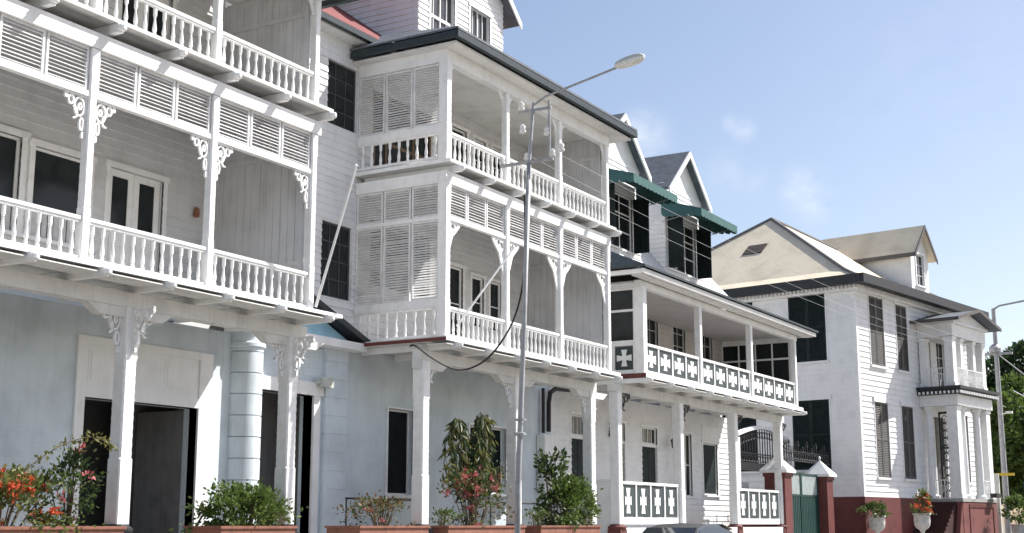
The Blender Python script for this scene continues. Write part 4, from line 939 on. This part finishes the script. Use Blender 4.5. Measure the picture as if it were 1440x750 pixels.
L2 = root('street_lamp', 'distant thin grey pole with transformer and bent lamp arm right of the mansion', 'street lamp', (72.5, 13.4, .1))
a = MB(); a.tube([(72.5, 13.4, .1), (72.45, 13.4, 12.5)], .17, 10, .10); a.build('pole', METAL, L2)
a = MB(); a.tube([(72.45, 13.4, 12.45), (72.45, 13.1, 12.62), (72.5, 11.4, 12.85), (72.5, 10.4, 12.9)], .05, 7); a.build('lamp_arm', METAL, L2)
a = MB(); a.box(72.36, 72.64, 9.7, 10.4, 12.84, 12.98); a.build('lamp_head', LAMPM, L2)
a = MB(); a.box(72.40, 72.55, 12.6, 14.3, 10.08, 10.2); a.build('crossarm', METAL, L2)
a = MB(); a.lathe([(.25, 0), (.3, .05), (.3, .25), (.15, .42)], (72.5, 13.45, 10.21), 10); a.build('transformer', METAL, L2)
a = MB(); a.box(71.98, 72.25, 12.75, 13.05, 7.02, 7.13); a.tube([(72.1, 12.95, 7.08), (72.45, 13.4, 7.0)], .03, 6); a.build('side_lamp', LAMPG, L2)

def wire(name, label, p, q, sag, r=.0045, m=None, n=24):
    p, q = Vector(p), Vector(q); a = MB()
    a.tube([p.lerp(q, k / n) - Vector((0, 0, sag * 4 * (k / n) * (1 - k / n))) for k in range(n + 1)], r, 5)
    return tag(a.build(name, m or WIREM, None, tuple(p)), label, 'power line', 'overhead wires')
wire('power_line', 'overhead wire from the outer tip of the near pole crossarm to the far pole', (24.69, 13.42, 9.4), (72.47, 12.7, 10.25), .55)
wire('power_line', 'overhead wire from the middle insulator of the near pole to the far pole', (24.69, 14.05, 9.4), (72.47, 13.1, 10.25), .75)
wire('power_line', 'overhead wire from the house side tip of the near pole crossarm to the far pole', (24.69, 14.68, 9.4), (72.47, 14.2, 10.25), .65)
wire('power_line', 'upper overhead wire sloping from the far pole into the trees', (72.47, 13.4, 10.2), (100, 9.0, 6.0), .4, .03)
wire('power_line', 'lower overhead wire sloping from the far pole towards the right edge', (72.47, 12.7, 8.2), (84, 7.0, 5.6), .3, .03)
a = MB(); cp = [(24.75, 17.1, 5.41), (24.69, 16.9, 5.39), (24.96, 16.6, 5.11), (25.37, 16.3, 4.91), (25.64, 16.0, 4.96), (25.64, 15.5, 5.23), (25.33, 14.8, 5.83), (24.93, 14.3, 6.59), (24.72, 14.12, 7.65), (24.66, 14.1, 8.5)]
def smooth_path(c, m=5):
    c = [Vector(p) for p in c]; o = []
    for i in range(len(c) - 1):
        p0, p1, p2, p3 = c[max(i - 1, 0)], c[i], c[i + 1], c[min(i + 2, len(c) - 1)]
        for k in range(m):
            t = k / m; o.append(.5 * ((2 * p1) + (p2 - p0) * t + (2 * p0 - 5 * p1 + 4 * p2 - p3) * t * t + (3 * p1 - p0 - 3 * p2 + p3) * t ** 3))
    return o + [c[-1]]
a.tube(smooth_path(cp), .022, 6); tag(a.build('service_cable', CABLE), 'slack black cable looping from under the middle balcony up to the pole', 'cable')
def flagpole(label, p, q):
    a = MB(); a.tube([p, q], .028, 8, .022); a.lathe([(.0, 0), (.04, .03), (.04, .05), (0, .08)], q, 8)
    tag(a.build('flagpole', WHITE2, None, p), label, 'flagpole', 'white flagpoles')
flagpole('thin white flagpole leaning out from the right corner of the left house balcony', (20.72, 16.58, 5.7), (20.5, 15.5, 8.33))
flagpole('thin white flagpole leaning out from the first balcony of the middle house', (25.75, 16.5, 5.95), (27.1, 15.8, 7.91))

# lantern post before the cross pattern house
LN = root('lantern', 'black lantern on a thin pole in front of the cross pattern house wall', 'lantern', (44.45, 19.3, 1.28))
a = MB(); a.tube([(44.45, 19.3, 1.28), (44.45, 19.3, 4.1)], .035, 8); a.build('pole', BLACKM, LN)
a = MB(); a.lathe([(.04, 0), (.12, .06), (.15, .3), (.17, .31), (.06, .42), (.02, .52)], (44.45, 19.3, 4.1), 8); a.build('lamp_shade', BLACKM, LN)
# iron handrails on the terrace
def handrail(label, pts, posts):
    r = root('handrail', label, 'handrail', (*pts[0][:2], .62), group='iron handrails on the terrace')
    a = MB(); a.tube(pts, .022, 7); a.build('rail', BLACKM, r)
    for x, y, z in posts: b = MB(); b.tube([(x, y, .62), (x, y, z)], .018, 6); b.build('post', BLACKM, r)
handrail('black iron handrail bending down beside the bush under the left house', [(19.45, 18.3, 1.45), (19.96, 18.3, 2.06), (20.9, 18.3, 2.06)], [(19.98, 18.3, 2.05), (20.88, 18.3, 2.05)])
handrail('black horizontal iron handrail before the dark window of the middle house', [(24.1, 18.3, 2.06), (26.7, 18.3, 2.06)], [(24.12, 18.3, 2.05), (25.4, 18.3, 2.05), (26.68, 18.3, 2.05)])
handrail('short black iron handrail beside the meter box', [(30.2, 18.3, 2.05), (34.4, 18.3, 2.05)], [(30.22, 18.3, 2.04), (34.38, 18.3, 2.04)])
handrail('black iron handrail at the far left behind the red flowers', [(12.9, 18.2, 2.1), (15.6, 18.2, 2.1)], [(12.92, 18.2, 2.1), (15.58, 18.2, 2.1)])

# ================================================================ PLANTS
def leafcards(n, pos, size, flat=.5, wf=.28):
    """many small folded leaf faces; pos() gives a point and an outward direction"""
    a = MB()
    for _ in range(n):
        p, d = pos(); s = size * random.uniform(.6, 1.25)
        d = (d + Vector((random.gauss(0, flat), random.gauss(0, flat), random.gauss(0, flat)))).normalized()
        e = d.cross(Vector((random.gauss(0, 1), random.gauss(0, 1), random.gauss(0, 1)))).normalized(); u = d.cross(e)
        p = Vector(p); q = [p, p + d * s * .5 + e * s * wf + u * s * .05, p + d * s, p + d * s * .5 - e * s * wf + u * s * .05]
        a.add(q, [(0, 1, 2), (0, 2, 3)])
    return a
def planter(x0, x1, y0, y1, label):
    r = root('planter', label, 'planter', ((x0 + x1) / 2, (y0 + y1) / 2, .62), group='brick planters along the terrace')
    a = MB(); t = .12
    a.box(x0, x1, y0, y0 + t, .6, 1.42); a.box(x0, x1, y1 - t, y1, .6, 1.42); a.box(x0, x0 + t, y0 + t, y1 - t, .6, 1.42); a.box(x1 - t, x1, y0 + t, y1 - t, .6, 1.42); a.build('box', BRICK, r)
    a = MB(); o = .03
    a.box(x0 - o, x1 + o, y0 - o, y0 + t + o, 1.421, 1.47); a.box(x0 - o, x1 + o, y1 - t - o, y1 + o, 1.421, 1.47); a.box(x0 - o, x0 + t + o, y0 + t + o, y1 - t - o, 1.421, 1.47); a.box(x1 - t - o, x1 + o, y0 + t + o, y1 - t - o, 1.421, 1.47); a.build('rim', BRICK, r)
    a = MB(); a.box(x0 + t, x1 - t, y0 + t, y1 - t, 1.2, 1.38); a.build('soil', SOIL, r)
planter(11.2, 16.15, 16.75, 17.6, 'brick planter of red flowers at the left edge')
planter(18.45, 20.5, 16.75, 17.6, 'brick planter holding the dense green bush by the left house doors')
planter(22.55, 25.05, 16.75, 17.6, 'brick planter with the sparse bronze plant left of the middle house column')
planter(25.85, 29.3, 16.75, 17.6, 'brick planter of pink bougainvillea and a drooping plant')
planter(30.1, 33.4, 16.75, 17.6, 'brick planter of feathery green bushes right of the street pole')
def bush(name, label, c, r, n, size, m, stems=8, flower=None, nf=0, fs=.07, mix=None, shape=1.0, cat='plant', zbase=1.38, frot=None, clump=14):
    c = Vector(c); rt_ = root(name, label, cat, (c.x, c.y, zbase))
    a = MB(); tips = []
    for k in range(stems):
        th = random.uniform(0, 6.28); q = Vector((c.x + r[0] * .75 * math.cos(th) * random.random(), c.y + r[1] * .75 * math.sin(th) * random.random(), c.z + r[2] * random.uniform(.2, .85)))
        b0 = Vector((c.x + (q.x - c.x) * .3, c.y + (q.y - c.y) * .3, zbase)); md = b0.lerp(q, .55) + Vector((0, 0, .08)); a.tube([b0, md, q], .016, 5, .005); tips.append(q)
    a.build('stem', STEM, rt_)
    cl = []
    for k in range(clump):
        while True:
            v = Vector((random.uniform(-1.1, 1.1), random.uniform(-1, 1), random.uniform(-1, 1)))
            if v.z < 1.1 - .8 * abs(v.x) ** 1.5 and random.random() < .97: break
        cl.append((Vector((c.x + v.x * r[0] * .8, c.y + v.y * r[1] * .8, c.z + v.z * r[2] * .8)), random.uniform(.22, .45)))
    cl += [(t, .3) for t in tips]
    def pos():
        k, f = random.choice(cl); g = Vector((random.gauss(0, f * .5), random.gauss(0, f * .5), random.gauss(0, f * .5)))
        p = k + Vector((g.x * r[0], g.y * r[1], g.z * r[2])); p.z = max(p.z, zbase + .03)
        d = (p - c); d = Vector((d.x / r[0], d.y / r[1], d.z / r[2] + .3)); return p, d.normalized() if d.length > 0 else Vector((0, 0, 1))
    k = n if not mix else int(n * .65)
    leafcards(k, pos, size, .55).build('foliage', m, rt_, recalc=False)
    if mix: leafcards(n - k, pos, size, .55).build('foliage', mix, rt_, recalc=False)
    if flower:
        fc = [random.choice(cl)[0] + Vector((random.gauss(0, .12) * r[0], random.gauss(0, .12) * r[1] - .05, random.gauss(0, .15) * r[2])) for _ in range(max(1, nf // 14))]
        for q in fc:
            def fpos(): return q + Vector((random.gauss(0, .032), random.gauss(0, .032), random.gauss(0, .026))), Vector((random.gauss(0, 1), random.gauss(0, 1) - .6, .6)).normalized()
            leafcards(max(6, nf // len(fc)), fpos, fs, .8).build('flower', flower, rt_, recalc=False)
    return rt_
def spray(parent, pts, n, size, m, r=.012):
    a = MB(); path = smooth_path(pts, 5); a.tube(path, r, 5, .004); a.build('stem', STEM, parent)
    def pos():
        k = random.randrange(2, len(path)); return path[k] + Vector((random.gauss(0, .035), random.gauss(0, .035), random.gauss(0, .035))), Vector((random.gauss(0, .7), random.gauss(0, .7), random.uniform(-.6, .6))).normalized()
    leafcards(n, pos, size).build('foliage', m, parent, recalc=False)
b1 = bush('flowering_shrub', 'shrub of red and orange flowers in the planter at the left edge', (14.0, 17.15, 1.78), (1.7, .45, .50), 2300, .10, LF1, 16, FLR, 520, .11, LF5)
spray(b1, [(13.9, 17.1, 1.7), (14.3, 17.0, 2.3), (14.9, 16.9, 2.72), (15.5, 16.85, 2.88), (15.85, 16.8, 2.72)], 130, .09, LF5)
spray(b1, [(13.3, 17.1, 1.6), (13.45, 17.0, 2.1), (13.4, 16.95, 2.55)], 40, .08, LF1)
b1b = bush('flowering_shrub', 'dark leafed shrub with a few red flowers against the left column', (15.35, 17.2, 2.0), (.6, .4, .72), 800, .09, LF3, 8, FLP, 90, .09, LF1)
bush('bush', 'dense bright green bush in the planter by the left house doors', (19.55, 17.15, 1.72), (1.05, .45, .45), 3800, .10, LF2, 14, mix=LF1, clump=30)
bush('small_shrub', 'sparse bronze shrub in the planter left of the middle house column', (23.85, 17.15, 1.7), (1.1, .4, .38), 620, .09, LF4, 16, FLP, 60, .06, LF1)
bush('bougainvillea', 'pink bougainvillea bush left of the street pole', (27.5, 17.15, 2.05), (1.55, .5, .80), 1700, .10, LF1, 24, FLP, 620, .095, LF4)
bush('small_shrub', 'low pale green shrub at the foot of the second middle house column', (26.1, 17.1, 1.62), (.42, .35, .22), 300, .07, LF1, 8)
dp = root('drooping_plant', 'tall drooping dark green plant rising above the pink bougainvillea', 'plant', (27.9, 17.3, 1.38))
a = MB(); fr = []
for tx, tz0 in ((27.05, 3.95), (28.25, 4.15), (27.75, 3.7)):
    for k in range(11):
        th = random.uniform(0, 6.28); rr = random.uniform(.12, .42); tz = tz0 - random.uniform(0, .35); bx = 27.8
        ex, ey = tx + rr * math.cos(th), 17.3 + rr * .7 * math.sin(th)
        c = smooth_path([(bx, 17.3, 1.38), (bx + (tx - bx) * .5, 17.3, tz - .95), (tx + (ex - tx) * .3, 17.3 + (ey - 17.3) * .3, tz), (ex, ey, tz - random.uniform(.15, .35)), (ex + .1 * math.cos(th), ey, tz - random.uniform(.7, 1.25))], 6)
        a.tube(c, .012, 5, .004); fr.append(c[12:])
a.build('stem', STEM, dp)
def ppos():
    q = random.choice(random.choice(fr)); return q + Vector((random.gauss(0, .03), random.gauss(0, .03), random.gauss(0, .03))), Vector((random.gauss(0, .4), random.gauss(0, .4), -.9)).normalized()
leafcards(560, ppos, .30, .2, .12).build('foliage', LF3, dp, recalc=False); leafcards(380, ppos, .28, .22, .12).build('foliage', LF5, dp, recalc=False)
def qpos(): return Vector((27.85 + random.gauss(0, .22), 17.35 + random.gauss(0, .15), random.uniform(2.3, 3.3))), Vector((random.gauss(0, 1), random.gauss(0, 1), random.gauss(0, 1) - .3)).normalized()
leafcards(260, qpos, .2, .3).build('foliage', LF3, dp, recalc=False)
bush('feathery_bush', 'feathery light green bush right of the street pole', (32.35, 17.15, 1.95), (1.15, .5, .72), 4600, .12, LF2, 24, mix=LF1, clump=20, flower=FLR, nf=30)
bush('leafy_shrub', 'dark round leafed shrub between the street pole and feathery bush', (31.75, 17.3, 2.65), (.55, .4, .70), 420, .17, LF3, 9, mix=LF1)
bush('small_shrub', 'low grey green shrub just right of the street pole base', (30.5, 17.1, 1.62), (.4, .35, .24), 320, .07, LF1, 8)

def urn(x, y, label, zt=1.25):
    r = root('urn', label, 'urn planter', (x, y, .10), group='white stone urns')
    a = MB(); h = zt - .1
    a.lathe([(.24, 0), (.24, .35 * h), (.20, .37 * h), (.09, .43 * h), (.08, .58 * h), (.13, .63 * h), (.25, .67 * h), (.32, .74 * h), (.34, .84 * h), (.33, .95 * h), (.38, .97 * h), (.38, 1.0 * h), (.31, 1.0 * h), (.28, .93 * h)], (x, y, .1), 18); a.build('bowl', URNM, r, smooth=True)
urn(57.4, 15.85, 'white stone urn with trailing green plant before the mansion base', 1.85)
urn(58.7, 14.3, 'white stone urn full of red flowers beside the mansion steps', 1.95)
urn(67.0, 11.9, 'white stone urn of bright green bush right of the far pole', 1.5)
bush('trailing_plant', 'trailing green plant spreading from the urn before the mansion base', (57.3, 15.85, 2.05), (.80, .55, .26), 700, .15, LF1, 8, zbase=1.82, mix=LF3)
bush('flowers', 'red and orange flowers growing in the urn beside the mansion steps', (58.7, 14.3, 2.4), (.45, .42, .48), 560, .13, LF1, 9, FLR, 200, .14, zbase=1.92, mix=LF5)
bush('bush', 'bright green rounded bush in the urn right of the far pole', (67.0, 11.9, 2.15), (.75, .7, .6), 900, .17, LF2, 9, zbase=1.45, mix=LF1)

def tree(label, x, y, h, rx, n, size, m, mix, trunk=.3, zc=None, group='trees at the end of the street'):
    r = root('broadleaf_tree', label, 'tree', (x, y, -.05), group=group)
    a = MB(); zc = zc or h * .6; a.tube([(x, y, -.05), (x + .15, y + .1, h * .3), (x, y + .2, h * .55), (x + .2, y, h * .8)], trunk, 9, .08); limbs = []
    for k in range(9):
        th = k * 2.4 + random.random(); z0 = h * random.uniform(.28, .6); q = Vector((x + rx * .65 * math.cos(th), y + rx * .65 * math.sin(th), z0 + h * random.uniform(.12, .3)))
        a.tube([(x, y + .1, z0), Vector((x, y, z0)).lerp(q, .5) + Vector((0, 0, .3)), q], trunk * .4, 6, .03); limbs.append(q)
    a.build('trunk', BARK, r)
    cl = [(q, rx * random.uniform(.25, .42)) for q in limbs]
    for k in range(34):
        v = Vector((random.gauss(0, 1), random.gauss(0, 1), random.gauss(0, 1))).normalized() * random.uniform(.45, 1)
        cl.append((Vector((x + v.x * rx, y + v.y * rx, zc + v.z * (h - zc))), rx * random.uniform(.16, .34)))
    def pos():
        k, f = random.choice(cl); d = Vector((random.gauss(0, 1), random.gauss(0, 1), random.gauss(0, 1) + .25)).normalized()
        return k + d * f * random.uniform(.6, 1.05), (d + Vector((0, 0, .2))).normalized()
    leafcards(int(n * .6), pos, size, .7).build('crown', m, r, recalc=False); leafcards(n - int(n * .6), pos, size, .7).build('crown', mix, r, recalc=False)
tree('tall dark green tree at the far right behind the poles', 112, 17.5, 14.5, 6.0, 21000, .55, LF3, LF3D)
tree('dark green tree at the far right edge', 118, 11.5, 13.2, 5.5, 19000, .55, LF3, LF3D)
tree('lighter green tree close behind the mansion porch', 92, 15.6, 10.2, 3.6, 12000, .42, LF1, LF2, .22)
tree('low yellowish tree under the dark trees at right', 96, 10.6, 5.4, 2.8, 7500, .36, LF1, LF5, .18)
tree('bushy mid green tree filling the gap beyond the mansion', 104, 20.5, 11.5, 5.0, 15000, .5, LF3, LF1)
tree('bushy green tree at right beyond the yellow barrier', 106, 13.6, 8.4, 4.2, 14000, .45, LF3, LF1)

# barrier and sign on the right
BR = root('barrier', 'yellow boom barrier on a pale post right of the mansion steps', 'barrier', (68.8, 13.1, .1))
a = MB(); a.box(68.7, 68.95, 13.0, 13.25, .1, 3.9); a.build('post', LAMPM, BR)
a = MB(); a.box(68.955, 69.02, 12.3, 13.6, 3.80, 3.93); a.build('boom', YELLOW, BR)
SG = root('street_sign', 'small blue street sign on a thin post beyond the yellow barrier', 'sign', (74.6, 12.6, .1))
a = MB(); a.tube([(74.6, 12.6, .1), (74.6, 12.6, 3.5)], .035, 7); a.build('post', METAL, SG)
a = MB(); a.prism([(74.55, 12.35, 2.75), (74.55, 12.85, 2.75), (74.55, 12.85, 3.65), (74.55, 12.35, 3.65)], (-.03, 0, 0)); pl_ = a.build('plate', SIGNB, SG)
a = MB(); a.prism([(74.515, 12.53, 2.95), (74.515, 12.67, 2.95), (74.515, 12.67, 3.2), (74.515, 12.75, 3.2), (74.515, 12.6, 3.45), (74.515, 12.45, 3.2), (74.515, 12.53, 3.2)], (-.008, 0, 0)); a.build('arrow', WHITE2, pl_)

# parked car, only its roof reaches into the picture
CR = root('parked_car', 'dark grey hatchback parked at the kerb, only its roof showing', 'car', (30.6, 13.2, 0))
prof = [(-2.05, .32), (-2.1, .62), (-2.0, .86), (-1.2, .98), (-.45, 1.40), (.1, 1.50), (.95, 1.49), (1.65, 1.32), (2.0, .95), (2.08, .6), (2.0, .32)]
def carpt(x, z, s): 
    wdt = .82 if z < 1.0 else .82 - (z - 1.0) * .44
    return (30.6 + x, 13.2 + s * wdt, z)
a = MB(); n = len(prof)
vs = [carpt(x, z, -1) for x, z in prof] + [carpt(x, z, -.8) if False else (30.6 + x, 13.2, z + (.03 if z > .9 else 0)) for x, z in prof] + [carpt(x, z, 1) for x, z in prof]
fs = [(i, i + 1, n + i + 1, n + i) for i in range(n - 1)] + [(n + i, n + i + 1, 2 * n + i + 1, 2 * n + i) for i in range(n - 1)]
fs += [tuple(range(n - 1, -1, -1)), tuple(range(2 * n, 3 * n)), (0, n, 2 * n, 3 * n - 1, 2 * n - 1, n - 1)]
a.add(vs, fs); a.build('body', CARP, CR)
def glasspan(name, pts, off): 
    b = MB(); b.prism(pts, off); b.build(name, CARG, CR)
for s in (-1, 1):
    q = [(-1.05, 1.0), (-.42, 1.34), (.08, 1.43), (.95, 1.42), (1.5, 1.27), (1.7, 1.0)]
    glasspan('side_window', [carpt(x, z, s) for x, z in q], (0, .012 * s, 0))
glasspan('windscreen', [(30.6 - 1.12, 12.45, 1.035), (30.6 - 1.12, 13.95, 1.035), (30.6 - .48, 13.85, 1.405), (30.6 - .48, 12.55, 1.405)], (-.012, 0, .018))
glasspan('rear_window', [(30.6 + 1.10, 12.55, 1.475), (30.6 + 1.10, 13.85, 1.475), (30.6 + 1.62, 13.9, 1.36), (30.6 + 1.62, 12.5, 1.36)], (.004, 0, .03))
for x in (-1.3, 1.28):
    for s in (-1, 1):
        yy = 13.2 + s * .74
        b = MB(); ring = lambda r, o: [(30.6 + x + r * math.cos(t), yy + o, .31 + r * math.sin(t)) for t in [2 * math.pi * i / 20 for i in range(20)]]
        vs = ring(.19, .1 * s) + ring(.30, .1 * s) + ring(.31, .05 * s) + ring(.31, -.1 * s); b.add(vs, [(r_ * 20 + k, r_ * 20 + (k + 1) % 20, (r_ + 1) * 20 + (k + 1) % 20, (r_ + 1) * 20 + k) for r_ in range(3) for k in range(20)]); wl = b.build('wheel', RUBBER, CR)
        b = MB(); b.add(ring(.2, .09 * s), [tuple(range(20))]); b.build('rim', CHROME, wl)
for s in (-1, 1):
    b = MB(); b.box(30.6 - 2.07, 30.6 - 1.93, 13.2 + s * .58 - .15, 13.2 + s * .58 + .15, .68, .82); b.build('headlight', LAMPG, CR)
    b = MB(); b.box(30.6 + 1.93, 30.6 + 2.07, 13.2 + s * .62 - .12, 13.2 + s * .62 + .12, .72, .98); b.build('tail_light', REDL, CR)
    b = MB(); b.box(30.6 - .95, 30.6 - .8, 13.2 + s * .92 - .08, 13.2 + s * .92 + .08, .98, 1.1); b.build('wing_mirror', CARP, CR)
